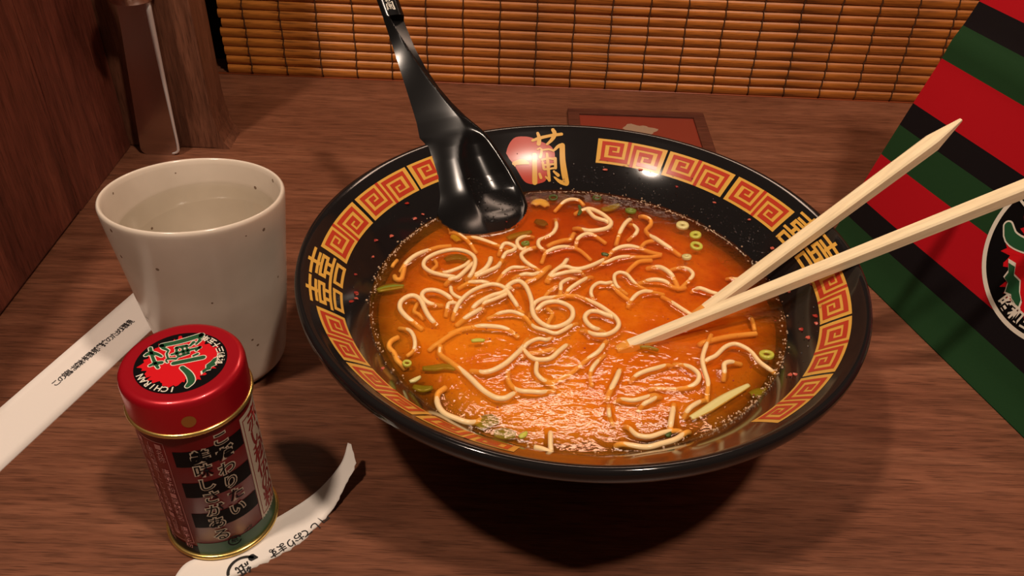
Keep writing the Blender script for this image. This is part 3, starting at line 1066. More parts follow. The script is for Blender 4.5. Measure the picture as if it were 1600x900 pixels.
kinds = {True: 'pale ramen noodle strand curling above the orange broth', False: 'ramen noodle strand sunk just under the orange broth'}
for k, (rg, pts) in enumerate(ND):
    P = []
    for x, y, h_ in pts:
        u, v_ = px(rg, x, y)
        hh = h_ * 0.00115 - 0.00005 if h_ > 0 else h_ * 0.0016 - 0.0003
        P.append(at(u, v_, ZS + hh))
    # loose ends sink into the broth
    for e_, n_ in ((0, 1), (-1, -2)):
        if pts[e_][2] > -0.9:
            d_ = A(P[e_]) - A(P[n_])
            d_[2] = 0
            q_ = A(P[e_]) + d_ / np.linalg.norm(d_) * 0.0024
            q_[2] = ZS - 0.0026
            if np.hypot(q_[0], q_[1]) < 0.0780:
                P = [q_] + P if e_ == 0 else P + [q_]
    P = resample(spline(P, 8), 0.0007)
    rad = np.full(len(P), NR * (1 + 0.10 * rng.normal()))
    rad = np.clip(rad, 0.00082, 0.00112)
    V, Fc = tube(P, rad, 8)
    top = max(q[2] for q in pts) > 0.05
    rmax = np.hypot(V[:, 0], V[:, 1]).max()
    o = mesh('noodle', V, Fc, 'noodle')
    ctr = A([px(rg, x, y) for x, y, _h in pts]).mean(0)
    L_ = np.linalg.norm(np.diff(P, axis=0), axis=1).sum()
    ends = np.linalg.norm(P[0] - P[-1])
    size_ = 'long' if L_ > 0.035 else ('short' if L_ < 0.017 else 'medium')
    shape_ = 'looped' if ends < 0.35 * L_ else ('curling' if ends < 0.72 * L_ else ('arched' if ends < 0.93 * L_ else 'straight'))
    base_ = 'pale' if top else 'sunken orange-tinted'
    wh = where(*ctr)
    tag(o, pick_label(['%s %s noodle %s' % (base_, shape_, wh), '%s %s %s noodle %s' % (size_, base_, shape_, wh), '%s noodle strand, %s, %s' % (base_, size_, wh), '%s %s noodle strand %s' % (size_, base_, wh)]), 'noodle', 'noodles curling above the broth' if top else 'noodles under the broth surface')
    for p in P:
        if p[2] > ZS - 0.0009:
            EMERGE.append(p)

# ------------------------------------------------------------------ scallions
SCN = 0


def ring_piece(c, ro, ri, hgt, tilt, az):
    n = 18
    V, Fc = lathe([(ri, -hgt / 2), (ro * 0.96, -hgt / 2), (ro, -hgt / 4), (ro, hgt / 4), (ro * 0.96, hgt / 2), (ri, hgt / 2)], (0, 0), n, closed=True)
    ct, st = math.cos(tilt), math.sin(tilt)
    ca, sa = math.cos(az), math.sin(az)
    Rm = A([[ca, -sa, 0], [sa, ca, 0], [0, 0, 1]]) @ A([[1, 0, 0], [0, ct, -st], [0, st, ct]])
    return V @ Rm.T + c, Fc


def flake(P3, w, thick=0.0006, curl=0.0006):
    """leafy slice: pointed strip along a path with a curled section"""
    P3 = resample(spline(P3, 6), 0.0009)
    n = len(P3)
    T = np.gradient(P3, axis=0)
    T /= np.linalg.norm(T, axis=1)[:, None] + 1e-12
    V, m_ = [], 5
    for i, (p, t_) in enumerate(zip(P3, T)):
        s = np.cross(t_, (0, 0, 1.0))
        s /= np.linalg.norm(s)
        f = i / (n - 1)
        ww = w * (0.35 + 0.65 * math.sin(math.pi * min(1, max(0, 0.12 + 0.8 * f))))
        for side in (1, -1):
            for j in range(m_):
                a_ = (j / (m_ - 1) - 0.5) * (1 if side == 1 else -1)
                V.append(p + s * ww * a_ + A([0, 0, 1.0]) * (side * thick / 2 + curl * (0.25 - a_ * a_) * 3))
    k_ = 2 * m_
    Fc = []
    for i in range(n - 1):
        for j in range(k_):
            q = (j + 1) % k_
            Fc.append((i * k_ + j, i * k_ + q, (i + 1) * k_ + q, (i + 1) * k_ + j))
    Fc += [tuple(range(k_))[::-1], tuple(range((n - 1) * k_, n * k_))]
    return A(V), Fc


RINGS = [(10, 148, 183, 2.9, 0.8, 'scallion_pale', 0.05, .0003, 'pale scallion ring floating by the bowl wall, seeded centre'),
         (10, 262, 268, 2.6, 0.9, 'scallion_lime', 0.15, 0, 'yellow-green scallion ring with a small hole by the back wall'), (10, 270, 364, 2.8, 1.4, 'scallion_lime', 0.08, 0, 'yellow-green scallion ring with a wide open hole on red oil'),
         (10, 185, 460, 2.1, 0.4, 'scallion_pale', 0.2, .0004, 'small pale solid scallion core floating on red oil'),
         (3, 550, 190, 2.6, 1.0, 'scallion_green', 0.25, 0, None), (7, 645, 305, 2.8, 1.3, 'scallion_lime', 0.2, -.0001, None),
         (2, 520, 520, 1.9, 0.9, 'scallion_green', 0.3, -.0002, None), (8, 180, 142, 1.7, 0.9, 'scallion_lime', 0.1, -.0003, None),
         (2, 800, 62, 2.2, 1.5, 'scallion_dark', 0.1, -.0004, None), (3, 210, 65, 2.2, 1.5, 'scallion_dark', 0.1, -.0004, None)]
for rg, x, y, ro, ri, mt, tl, dz, lab in RINGS:
    c = at(*px(rg, x, y), ZS + 0.0002 + dz)
    V, Fc = ring_piece(c, ro * 1e-3, ri * 1e-3, 0.0014, tl, rng.random() * 6)
    tag(mesh('scallion_ring', V, Fc, mt), lab or pick_label([{'scallion_lime': 'yellow-green', 'scallion_green': 'green', 'scallion_dark': 'dark, thin'}.get(mt, 'pale') + ' scallion ring ' + where(*px(rg, x, y))]), 'scallion', 'scallion slices in the broth')
FL = [(4, [(60, 95), (130, 70), (220, 55), (330, 50)], 4.2, 'scallion_green', .0002, 'broad green scallion leaf piece lying by the bowl wall'),
      (1, [(740, 430), (820, 400), (900, 400), (960, 430)], 4.0, 'scallion_dark', -.0002, 'dark green scallion piece inside a big noodle loop'),
      (2, [(600, 130), (650, 100), (700, 110), (740, 150)], 5.0, 'scallion_pale', -.0002, 'pale thick scallion piece beside the black spoon'),
      (2, [(620, 290), (680, 310), (730, 340)], 4.6, 'scallion_dark', -.0006, 'dark green scallion piece beside the black spoon'),
      (2, [(1060, 140), (1075, 190), (1050, 240)], 2.0, 'scallion_dark', .0, None),
      (3, [(250, 180), (330, 170), (430, 130)], 4.2, 'scallion_green', -.0007, None),
      (8, [(300, 180), (400, 175), (480, 165), (560, 185)], 3.2, 'scallion_green', -.0005, None),
      (8, [(230, 320), (300, 340), (380, 330)], 3.2, 'scallion_green', -.0006, None),
      (8, [(200, 285), (240, 270), (285, 245)], 1.9, 'scallion_pale', .0004, 'tiny whitish scallion bit at the broth edge'),
      (8, [(730, 640), (800, 590), (840, 580), (870, 620)], 5.4, 'scallion_green', -.0004, 'bent green scallion leaf at the end of a front noodle arc'),
      (8, [(860, 690), (950, 690), (1030, 700)], 5.0, 'scallion_green', -.0006, 'wide green scallion leaf under the glare at the front of the broth'),
      (8, [(1055, 720), (1090, 700), (1115, 680)], 2.2, 'scallion_lime', .0003, None),
      (4, [(1005, 600), (1070, 590), (1140, 595)], 2.0, 'scallion_lime', .0003, 'bright yellow-green scallion bit alone on smooth orange broth'),
      (3, [(255, 625), (290, 625), (325, 640)], 2.2, 'scallion_dark', .0003, 'dark green speck of scallion on red oil'),
      (7, [(160, 710), (260, 655), (380, 580), (530, 500)], 3.6, 'scallion_pale', .0005, 'long pale scallion strip at the front right of the broth'),
      (7, [(540, 560), (590, 545), (650, 530)], 3.6, 'scallion_green', .0, None),
      (9, [(990, 730), (1010, 720), (1025, 705)], 1.8, 'scallion_dark', .0005, None),
      (9, [(810, 105), (870, 105), (940, 125)], 1.8, 'scallion_green', -.0004, 'green scallion sliver under the chopstick tip'),
      (2, [(340, 470), (420, 440), (580, 400)], 3.6, 'scallion_green', -.0009, None),
      (1, [(800, 190), (850, 200), (880, 240)], 4.0, 'scallion_lime', -.0008, None)]
for rg, pts, w, mt, dz, lab in FL:
    P = [at(*px(rg, x, y), ZS + dz - (0.0009 if w > 3 else 0.0003)) for x, y in pts]
    V, Fc = flake(P, w * 1e-3)
    tag(mesh('scallion_piece', V, Fc, mt), lab or pick_label([{'scallion_lime': 'yellow-green', 'scallion_dark': 'dark green'}.get(mt, 'green') + sz_ + ' scallion leaf piece ' + where(*px(rg, *pts[len(pts) // 2])) for sz_ in ('', ' small' if w < 3 else ' broad')]), 'scallion', 'scallion slices in the broth')

# ------------------------------------------------------------------ chopsticks


def chopstick(far, tip, over, w0, w1, label, cut):
    far, tip = A(far), A(tip)
    d = (far - tip) / np.linalg.norm(far - tip)
    s = np.cross(d, (0, 0, 1.0))
    s /= np.linalg.norm(s)
    u = np.cross(s, d)
    end = tip - d * over
    L = np.linalg.norm(far - end)
    ring = [(-1, -.75), (-.75, -1), (.75, -1), (1, -.75), (1, .75), (.75, 1), (-.75, 1), (-1, .75)]
    V = []
    st = [0.0, 0.02, 0.3, 0.6, 0.9, 0.985, 1.0] if not cut else [0.0, 0.02, 0.3, 0.6, 0.86, 0.90, 1.0]
    for f in st:
        w = w1 + (w0 - w1) * min(1.0, f * 1.15)
        if f == 0.0:
            w *= 0.75
        for (a_, b_) in ring:
            p = end + d * (L * f) + s * a_ * w / 2 + u * b_ * w / 2
            if cut and f == 1.0:
                p = end + d * L + s * (a_ * 0.22 + 0.15) * w / 2 + u * (b_ * 0.16 + 0.55) * w / 2
            V.append(p)
    Fc = []
    for i in range(len(st) - 1):
        for k in range(8):
            q = (k + 1) % 8
            Fc.append((i * 8 + k, i * 8 + q, (i + 1) * 8 + q, (i + 1) * 8 + k))
    Fc += [tuple(range(8))[::-1], tuple(range((len(st) - 1) * 8, len(st) * 8))]
    V = A(V)
    # local Z along the stick so that its grain runs lengthwise
    me = bpy.data.meshes.new('chopstick')
    Rm = np.stack([s, u, d], 1)
    me.from_pydata(((V - end) @ Rm).tolist(), [], Fc)
    me.materials.append(MATS['chopstick_wood'])
    o = bpy.data.objects.new('chopstick', me)
    COL.objects.link(o)
    o.matrix_world = Matrix([[*Rm[0], end[0]], [*Rm[1], end[1]], [*Rm[2], end[2]], [0, 0, 0, 1]])
    ORG[o.name] = end
    return tag(o, label, 'chopstick', 'wooden chopsticks resting on the bowl')


tipA, farA = at(1118, 474, ZS), at(1500, 191, 0.1086)
tipB, farB = at(1010, 530, ZS), at(1600, 295, 0.0992)
dB = (farB - tipB) / np.linalg.norm(farB - tipB)
chopstick(farA, tipA, 0.022, 0.0060, 0.0046, 'pale wooden chopstick with its slanted end in front of the striped bag', True)
chopstick(farB + dB * 0.022, tipB, 0.012, 0.0060, 0.0042, 'pale wooden chopstick whose tip dips into the middle of the soup', False)
for s in np.linspace(0, 1, 14):
    EMERGE.append(tipB + A([0.012 * s, 0.0028 * s, 0]))

# ------------------------------------------------------------------ spoon
sp_a, sp_b, sp_c = at(690, 345, ZS), at(825, 320, ZS), at(668, 228, 0.077)
SW = (sp_b - sp_a) / np.linalg.norm(sp_b - sp_a)
SN = np.cross(SW, sp_c - sp_a)
SN /= np.linalg.norm(SN)
SV = np.cross(SN, SW)
if SV[2] < 0:
    SV = -SV
SM = (sp_a + sp_b) / 2
spoon = thing('soup_spoon', SM - A([0, 0, 0.012]), 'glossy black soup spoon hooked on the bowl rim, its head in the broth', 'spoon')
# v(mm), left, right, ridge fraction (handle), well left/right, well depth, thickness
ST = [(-11.6, -3, 6, .5, 0, 0, 0, 1.5), (-11, -7.5, 9.5, .5, 0, 4, .2, 2.5), (-9.5, -12, 12.8, .5, -1, 10, .8, 4), (-7, -16, 16.5, .5, -2, 14, 1.6, 6), (-4, -18.8, 19.2, .5, -2.5, 17, 2.4, 7.5), (0, -21, 21, .5, -3, 19.0, 2.4, 9), (5, -21.2, 20.8, .5, -4, 18.8, 3.8, 10), (10, -21, 20.0, .5, -4.6, 18.0, 5.2, 10.5),
      (18, -20.4, 17.9, .5, -5.0, 15.8, 5.4, 10), (28, -19.4, 14.6, .5, -4.6, 12.2, 4.4, 9), (34, -18.9, 12.4, .5, -2.6, 9.8, 3.0, 8.2), (38.0, -18.8, 10.6, .6, 0.2, 7, 1.2, 7.4), (41, -20.6, 8.6, .75, 2, 3, 0, 7.0),
      (48, -20.2, 3.2, .86, 0, 0, 0, 6.4), (56, -20.5, -1.8, .86, 0, 0, 0, 6), (64, -20.9, -5.6, .84, 0, 0, 0, 5.6), (75, -21.5, -9.2, .72, 0, 0, 0, 5.4), (86, -22.1, -11.6, .55, 0, 0, 0, 5.2),
      (96, -22.8, -12.7, .36, 0, 0, 0, 5.2), (101, -23.2, -13.1, .26, 0, 0, 0, 5.2), (102, -23.3, -13.2, .5, 0, 0, 0, 5.0), (112, -24.3, -14.0, .5, 0, 0, 0, 5.0), (126, -25.6, -15.0, .5, 0, 0, 0, 4.6), (129, -25.0, -16.4, .5, 0, 0, 0, 3.2)]
arr = A(ST, float)
vv = np.unique(np.r_[np.arange(-10, 129.1, 1.5), arr[:, 0], -11.3, -10.3])
cols = [np.interp(vv, arr[:, 0], arr[:, k]) for k in range(arr.shape[1])]
KT, KB = 33, 12
TOCAM = A([0.03, -0.80, 0.60])
TOCAM = TOCAM / TOCAM[2] * 0.66
V = []


def spoon_pt(u_, v_, n_):
    # the tip of the head levels out and lies along the broth surface
    lift = 0.0165 * max(0.0, 13.0 - v_) ** 2
    return SM + (SW * u_ + SV * v_ + SN * n_) * 1e-3 + TOCAM * lift * 1e-3


for i, v_ in enumerate(vv):
    uL, uR, rg_, wl_, wr_, dp, tk = (cols[k][i] for k in range(1, 8))
    row = []
    handle = np.clip((v_ - 38) / 14, 0, 1)
    for j in range(KT):
        f = j / (KT - 1)
        u_ = uL + (uR - uL) * f
        # head: left flank falls away, rim crest near the well, well inside
        crest = (wl_ - 2.2 - uL) / max(1e-6, uR - uL)
        if f < crest:
            q = 1 - f / crest
            nh = -2.6 * q ** 1.8 * np.clip((v_ + 11) / 12, 0, 1)
        else:
            nh = 0.0
        if wr_ > wl_ and wl_ < u_ < wr_:
            q = (u_ - (wl_ + wr_) / 2) / ((wr_ - wl_) / 2)
            nh -= 0.6 * dp * (1 - q * q) ** 1.0
        if f > 0.95:
            nh -= 1.2 * ((f - 0.95) / 0.05) ** 2
        # handle: ridge with a flank to the left and a facet to the right
        if f < rg_:
            hh = -2.4 * (1 - f / rg_) ** 1.1
        else:
            hh = -1.5 * ((f - rg_) / max(1e-6, 1 - rg_)) - 3.4 * np.clip((v_ - 58) / 43, 0, 1) * np.clip((f - rg_) / 0.06, 0, 1)
        if v_ > 101.5:
            hh = -1.8 * abs(2 * f - 1) ** 3
        row.append((u_, nh * (1 - handle) + hh * handle))
    for u_, n_ in row:
        V.append(spoon_pt(u_, v_, n_))
    nl, nr = row[0][1], row[-1][1]
    for j in range(1, KB + 1):
        f = j / (KB + 1)
        u_ = uR + (uL - uR) * f
        n_ = nr + (nl - nr) * f - tk * (1 - abs(2 * f - 1) ** 2.4) * 0.8
        V.append(spoon_pt(u_, v_, n_))
K = KT + KB
Fc = []
for i in range(len(vv) - 1):
    for k in range(K):
        q = (k + 1) % K
        Fc.append((i * K + k, i * K + q, (i + 1) * K + q, (i + 1) * K + k))
Fc += [tuple(range(K))[::-1], tuple(range((len(vv) - 1) * K, len(vv) * K))]
mesh('spoon_body', V, Fc, 'spoon_black', spoon, angle=48)
# white mark on the end of the handle
v, fc = strokes2d([(P, A(w) * 0.85) for P, w in RAN], 0, 40)
mk = [spoon_pt(-18.9 + (x - 600) * 0.0092 * 1.0 + 0, 107.5 - (y - 425) * 0.0092, 0.12) for x, y in v]
mesh('white_mark', mk, orient(A(mk), fc, lambda p: SN), 'print_white', spoon)
SP_OUT = [spoon_pt(cols[1][i], v_, 0) for i, v_ in enumerate(vv) if v_ < 3][::-1] + [spoon_pt(cols[2][i], v_, 0) for i, v_ in enumerate(vv) if v_ < 3]
SP_OUT = A(SP_OUT)
for p in resample(SP_OUT, 0.0008):
    EMERGE.append(p)


def in_spoon(x, y):
    c = False
    n_ = len(SP_OUT)
    for i in range(n_):
        x1_, y1_ = SP_OUT[i][:2]
        x2_, y2_ = SP_OUT[(i + 1) % n_][:2]
        if (y1_ > y) != (y2_ > y) and x < (x2_ - x1_) * (y - y1_) / (y2_ - y1_) + x1_:
            c = not c
    return c


SLO, SHI = SP_OUT.min(0), SP_OUT.max(0)

# ------------------------------------------------------------------ broth
br = thing('broth', (0, 0, 0.0300), 'cloudy orange spicy broth with red oil filling the black bowl', 'soup')
kd = kdtree.KDTree(len(EMERGE))
for i, p in enumerate(EMERGE):
    kd.insert((p[0], p[1], 0), i)
kd.balance()
nr_, nt_ = 170, 440
RB = 0.0822
V = [(0, 0, ZS)]
for i in range(1, nr_ + 1):
    r = RB * (i / nr_) ** 0.92
    for k in range(nt_):
        a_ = 2 * np.pi * k / nt_
        x, y = r * math.cos(a_), r * math.sin(a_)
        d = kd.find((x, y, 0))[2]
        z = ZS + 0.00045 * math.exp(-(d / 0.0013) ** 2) + 0.0006 * math.exp(-(RB - r) / 0.0007)
        if SLO[0] < x < SHI[0] and SLO[1] < y < SHI[1] and d > 0.0009 and in_spoon(x, y):
            z = ZS - 0.0045       # pushed aside by the spoon
        V.append((x, y, z))
Fc = [(0, 1 + k, 1 + (k + 1) % nt_) for k in range(nt_)]
for i in range(nr_ - 1):
    a_, b_ = 1 + i * nt_, 1 + (i + 1) * nt_
    for k in range(nt_):
        q = (k + 1) % nt_
        Fc.append((a_ + k, b_ + k, b_ + q, a_ + q))
mesh('broth_surface', V, Fc, 'broth_top', br)
V, Fc = lathe([(0.0, ZS - 0.0034), (0.04, ZS - 0.0034), (0.07, ZS - 0.0034), (0.0789, ZS - 0.0034)], (0, 0), 96)
mesh('broth_depth', V, Fc, 'broth_body', br)

# ------------------------------------------------------------------ chilli, bubbles, droplets
FLK = [(460, 200, 3, 525, 355), (460, 200, 3, 600, 405), (460, 200, 3, 562, 425), (460, 200, 3, 380, 527), (460, 200, 3, 452, 507), (460, 200, 3, 365, 605), (460, 200, 3, 285, 688),
       (460, 200, 3, 290, 778), (460, 200, 3, 285, 800), (460, 200, 3, 262, 815), (1160, 360, 2.646, 125, 75), (1160, 360, 2.646, 195, 255), (1160, 360, 2.646, 305, 357), (1160, 360, 2.646, 308, 387),
       (1160, 360, 2.646, 275, 445), (1160, 360, 2.646, 245, 412), (1160, 360, 2.646, 200, 600), (1160, 360, 2.646, 222, 597), (1160, 360, 2.646, 285, 225),
       (880, 180, 2.812, 182, 240), (880, 180, 2.812, 340, 240), (880, 180, 2.812, 500, 315), (880, 180, 2.812, 818, 460), (880, 180, 2.812, 665, 385), (460, 380, 2.37, 225, 185), (460, 380, 2.37, 325, 465)]
def flake_label(phi, r):
    side = 'on the spoon side' if phi < 0 else 'on the bag side'
    a = abs(phi)
    if a < 37:
        w_ = 'under the first key panel beside the gold lettering'
    elif a < 57:
        w_ = 'under the second key panel from the gold lettering'
    elif a < 77.5:
        w_ = 'under the third key panel from the gold lettering'
    elif a < 97.5:
        w_ = 'beside the gold double character'
    else:
        w_ = 'under the key panels before the gold double character'
    return 'red chilli flake %s %s' % (w_, side)


for k, (a_, b_, s_, x, y) in enumerate(FLK):
    th_, r = bowl_hit(a_ + x / s_, b_ + y / s_)
    p = bowl_pt(th_, min(r, 0.103), 0.0003)
    q = rng.random(3)
    V, Fc = blob(p, (0.0007 + 0.0007 * q[0], 0.0006 + 0.0004 * q[1], 0.0004), k, None, 0.6)
    tag(mesh('chilli_flake', V, Fc, 'chilli_pink' if k % 3 else 'chilli', smooth=False), flake_label(th_ - AX, r), 'chilli flake', 'chilli flakes on the bowl wall')
parts = []
for k in range(260):
    r = RB * 0.97 * math.sqrt(rng.random())
    a_ = rng.random() * 2 * np.pi
    sz = 0.00016 + 0.00028 * rng.random() ** 3
    parts.append(blob((r * math.cos(a_), r * math.sin(a_), ZS + 0.00005), (sz, sz * 0.8, sz * 0.6), k, None, 0.5))
V, Fc = join(parts)
tag(mesh('chilli_specks', V, Fc, 'chilli'), 'fine red chilli specks drifting on the orange broth', 'chilli', kind='stuff')

parts = []
for k in range(1000):
    a_ = rng.random() * 360
    # froth gathers left and front right; beads at the back imitate the meniscus highlight
    wgt = 0.12 + 0.9 * math.exp(-((a_ - 285) / 38) ** 2) + 0.9 * math.exp(-((a_ - 128) / 26) ** 2) + 0.75 * math.exp(-((a_ - 40) / 34) ** 2)
    if rng.random() > wgt:
        continue
    sz = 0.00018 + 0.00034 * rng.random() ** 2
    r = 0.0815 + 0.0012 * rng.normal() * 0.6
    p = bowl_pt(a_, min(max(r, 0.0800), 0.0838), sz * 0.5)
    p[2] = max(p[2], ZS + 0.0003)
    parts.append(blob(p, (sz, sz, sz), k, None, 0.15))
V, Fc = join(parts)
tag(mesh('froth_and_glint', V, Fc, 'foam'), 'tiny froth bubbles clinging where the broth meets the bowl, the back ones imitating a glint', 'foam', kind='stuff')

parts = []
for k in range(420):
    if k % 4 == 0:
        a_, r = rng.uniform(-120, 130), rng.uniform(0.084, 0.096)
    else:
        a_, r = rng.uniform(-6, 75), rng.triangular(0.0835, 0.0845, 0.0935)
    sz = 0.00018 + 0.00042 * rng.random() ** 3
    parts.append(blob(bowl_pt(a_, r, 0.0001), (sz, sz, sz * 0.7), k, None, 0.1))
V, Fc = join(parts)
tag(mesh('bowl_droplets', V, Fc, 'droplet'), 'fine wet droplets beaded on the black inner wall of the bowl', 'droplets', kind='stuff')
parts = []
for k in range(150):
    v_ = rng.uniform(-6, 18)
    i = int(np.argmin(abs(vv - v_)))
    wl_, wr_, dp = cols[4][i], cols[5][i], cols[6][i]
    q = rng.uniform(-0.9, 0.9)
    u_ = (wl_ + wr_) / 2 + q * (wr_ - wl_) / 2
    n_ = -0.6 * dp * (1 - q * q) + 0.1
    sz = 0.00016 + 0.00040 * rng.random() ** 3
    parts.append(blob(spoon_pt(u_, v_, n_), (sz, sz, sz * 0.7), k, None, 0.2))
V, Fc = join(parts)
tag(mesh('spoon_droplets', V, Fc, 'droplet'), 'wet droplets beaded in the hollow of the black spoon', 'droplets', kind='stuff')

# ------------------------------------------------------------------ cup and water
CX, CY, CZ, CR = -0.1524, 0.0160, 0.0874, 0.0351
TAX, TAY = -0.0158, -0.1208


def cup_shear(V):
    V = A(V)
    f = np.clip((V[:, 2] - 0.006) / (CZ - 0.006), 0, 1.2) ** 1.3
    V[:, 2] += f * (TAX * (V[:, 0] - CX) + TAY * (V[:, 1] - CY))
    return V


cup = thing('tea_cup', (CX, CY, 0), 'cream speckled stoneware cup of water standing on the paper sleeve', 'cup')
Z0 = 0.0006
outer = [(0.0, Z0 + 0.0022), (0.0195, Z0 + 0.0022), (0.0202, Z0), (0.0216, Z0), (0.0222, Z0 + 0.0010), (0.0226, Z0 + 0.0026), (0.0240, 0.0036), (0.0252, 0.0060), (0.0262, 0.0120), (0.0276, 0.0220), (0.0294, 0.0350),
         (0.0308, 0.0460), (0.0318, 0.0560), (0.0330, 0.0670), (0.0343, 0.0780), (0.0350, 0.0850), (0.0349, 0.0868), (0.0342, 0.0876), (0.0334, 0.0871), (0.0328, 0.0850)]
innr = [(0.0322, 0.0770), (0.0312, 0.0660), (0.0300, 0.0540), (0.0286, 0.0420), (0.0272, 0.0300), (0.0255, 0.0180), (0.0220, 0.0105), (0.0150, 0.0085), (0.0, 0.0080)]
P = spline(outer[5:], 3)
prof = outer[:5] + [tuple(p) for p in P] + innr
V, Fc = lathe(prof, (CX, CY), 96, fn=cup_shear)
mesh('cup_body', V, Fc, 'stoneware', cup, angle=50)
WZ = 0.0735
wr = [(0.0, WZ), (0.020, WZ), (0.0298, WZ), (0.0316, WZ), (0.0303, WZ - 0.018), (0.0276, WZ - 0.042), (0.022, 0.0120), (0.0, 0.0095)]
V, Fc = lathe([(r * 0.988, z) for r, z in wr], (CX, CY), 72)
Fc = orient(V, Fc, lambda p: A([p[0] - CX, p[1] - CY, (p[2] - 0.045) * 6]))
wo = mesh('cup_water', V, Fc, 'water', angle=50)
wo.data.materials.append(MATS['water_side'])
for pl in wo.data.polygons:
    if abs(pl.normal.z) < 0.9:
        pl.material_index = 1
tag(wo, 'clear still water filling the speckled cream cup', 'water')

# ------------------------------------------------------------------ spice tin
TX, TY = -0.1308, -0.0702
TB = 0.0004
tin = thing('spice_tin', (TX, TY, TB), 'small red and black striped spice tin with red lid and gold rims', 'tin')
RT_ = 0.0190
V, Fc = lathe([(0.0, TB + 0.0004), (0.0185, TB + 0.0004), (RT_, TB + 0.0010), (RT_, 0.0630), (0.0170, 0.0640), (0.0, 0.0642)], (TX, TY), 72)
mesh('tin_body', V, Fc, 'tin_red', tin, angle=40)


def torus(c, R, r, n=72, k=10):
    prof = [(R + r * math.cos(2 * math.pi * j / k), c[2] + r * math.sin(2 * math.pi * j / k)) for j in range(k)]
    return lathe(prof, c, n, closed=True)


V, Fc = torus((TX, TY, 0.0646), 0.0196, 0.00085)
mesh('gold_rim', V, Fc, 'tin_gold', tin)
V, Fc = torus((TX, TY, TB + 0.0011), 0.0193, 0.0010)
mesh('gold_rim', V, Fc, 'tin_gold', tin)
LZ = 0.0783
lidprof = [(0.0197, 0.0652), (0.0197, 0.0755), (0.01945, 0.0770), (0.0188, 0.0779), (0.0176, LZ), (0.0168, LZ - 0.0001), (0.010, LZ - 0.0001), (0.0, LZ - 0.0001)]
V, Fc = lathe(lidprof, (TX, TY), 72)
lid = mesh('lid', V, Fc, 'tin_lid_red', tin, angle=50)
V, Fc = lathe([(0.0, 0.0653), (0.0197, 0.0652)], (TX, TY), 72)


def on_tin(V2, alpha0, z0, lift, R=RT_):
    """V2 in metres (x along the wall, y up)"""
    al = np.radians(alpha0) + V2[:, 0] / R
    rr_ = R + lift
    return np.stack([TX + rr_ * np.sin(al), TY - rr_ * np.cos(al), z0 + V2[:, 1]], 1)


def tin_ref(p):
    return A([p[0] - TX, p[1] - TY, 0])


def tin_patch(name, a0, a1, z0, z1, lift, m_, parent=None, nz=1):
    v, f = grid_patch(0, (a1 - a0) * math.pi / 180 * RT_, 0, z1 - z0, max(2, int((a1 - a0) / 4)), nz)
    V3 = on_tin(v, a0, z0, lift)
    return mesh(name, V3, orient(V3, f, tin_ref), m_, parent or tin)


def tin_text(name, items, m_, off=0.0, lift=0.0002, stretch=1.0):
    parts = []
    for s_, al, z, size in items:
        v, f = text2d(s_, size, off, 0.25)
        v = v * A([1.0, stretch])
        V3 = on_tin(v, al, z, lift)
        parts.append((V3, f))
    V3, f = join(parts)
    return mesh(name, V3, orient(V3, f, tin_ref), m_, tin)


for z0, z1 in ((0.0492, 0.0565), (0.0339, 0.0413), (0.0179, 0.0254)):
    tin_patch('black_stripe', -4, 66, z0, z1, 0.00006, 'print_black')
tin_patch('green_band', -8, 150, 0.0025, 0.0090, 0.00006, 'print_green')
tin_patch('green_band', 150, 300, 0.0025, 0.0090, 0.00006, 'print_green')
tin_patch('dark_band', -60, -8, 0.0025, 0.0070, 0.00006, 'print_black')
c1 = [(ch, 43.0 + 1.2 * math.sin(i * 2), 0.0578 - i * 0.00695, 0.0062) for i, ch in enumerate('こだわりたい')]
c2 = [(ch, 20.0 + 1.0 * math.sin(i * 2 + 1), 0.0530 - i * 0.00670, 0.0062) for i, ch in enumerate('美味しさがある')]
tin_text('lettering_outline', c1 + c2, 'print_cream', 0.070, 0.00014)
tin_text('lettering', c1 + c2, 'print_black', 0.004, 0.00022)
# cream side label with red writing
lab = tin_patch('side_label', 67, 116, 0.0085, 0.0600, 0.00006, 'print_cream', nz=2)
for a0, a1, z0, z1 in ((70, 70.9, 0.0105, 0.0580), (112, 113, 0.0105, 0.0580), (70, 113, 0.0101, 0.0106), (70, 113, 0.0577, 0.0582)):
    tin_patch('label_line', a0, a1, z0, z1, 0.00013, 'print_label_red', lab)
tin_text('red_lettering', [(ch, 90, 0.0535 - i * 0.0078, 0.0096) for i, ch in enumerate('赤い秘伝の粉')], 'print_label_red', 0.02, 0.00014)
# ingredient panel: thin frame and columns of small type
for a0, a1, z0, z1 in ((-11.6, -11.0, 0.0085, 0.0600), (-60, -59.4, 0.0085, 0.0600), (-60, -11, 0.0085, 0.0088), (-60, -11, 0.0597, 0.0600)):
    tin_patch('panel_line', a0, a1, z0, z1, 0.00008, 'print_tin_text')
colA = '■名称 唐辛子粉■原材料名 唐辛子粉'
colB = '(国内製造)こしょう粉末■内容量'
items = []
for txt, al in ((colA, -18), (colB, -30), (colA, -42), (colB, -53)):
    for i, ch in enumerate(txt):
        if ch != ' ':
            items.append((ch, al, 0.0575 - i * 0.00300, 0.0031))
tin_text('small_type', items, 'print_tin_text', 0.0, 0.0001)
# embossed-looking seal near the foot of the tin
v, f = strokes2d([([(math.cos(a_) * 0.0022, math.sin(a_) * 0.0022) for a_ in np.linspace(0.4, 5.9, 12)], 0.0006)], 0, 0.0006)
V3 = on_tin(v, 31, 0.0078, 0.00014)
mesh('green_seal', V3, orient(V3, f, tin_ref), 'print_black', tin)
tin_text('green_seal_type', [('紙', 31, 0.0078, 0.0026), ('ブ', 45, 0.0098, 0.0022), ('タ', 50, 0.0104, 0.0022)], 'print_black', 0.01, 0.00014)
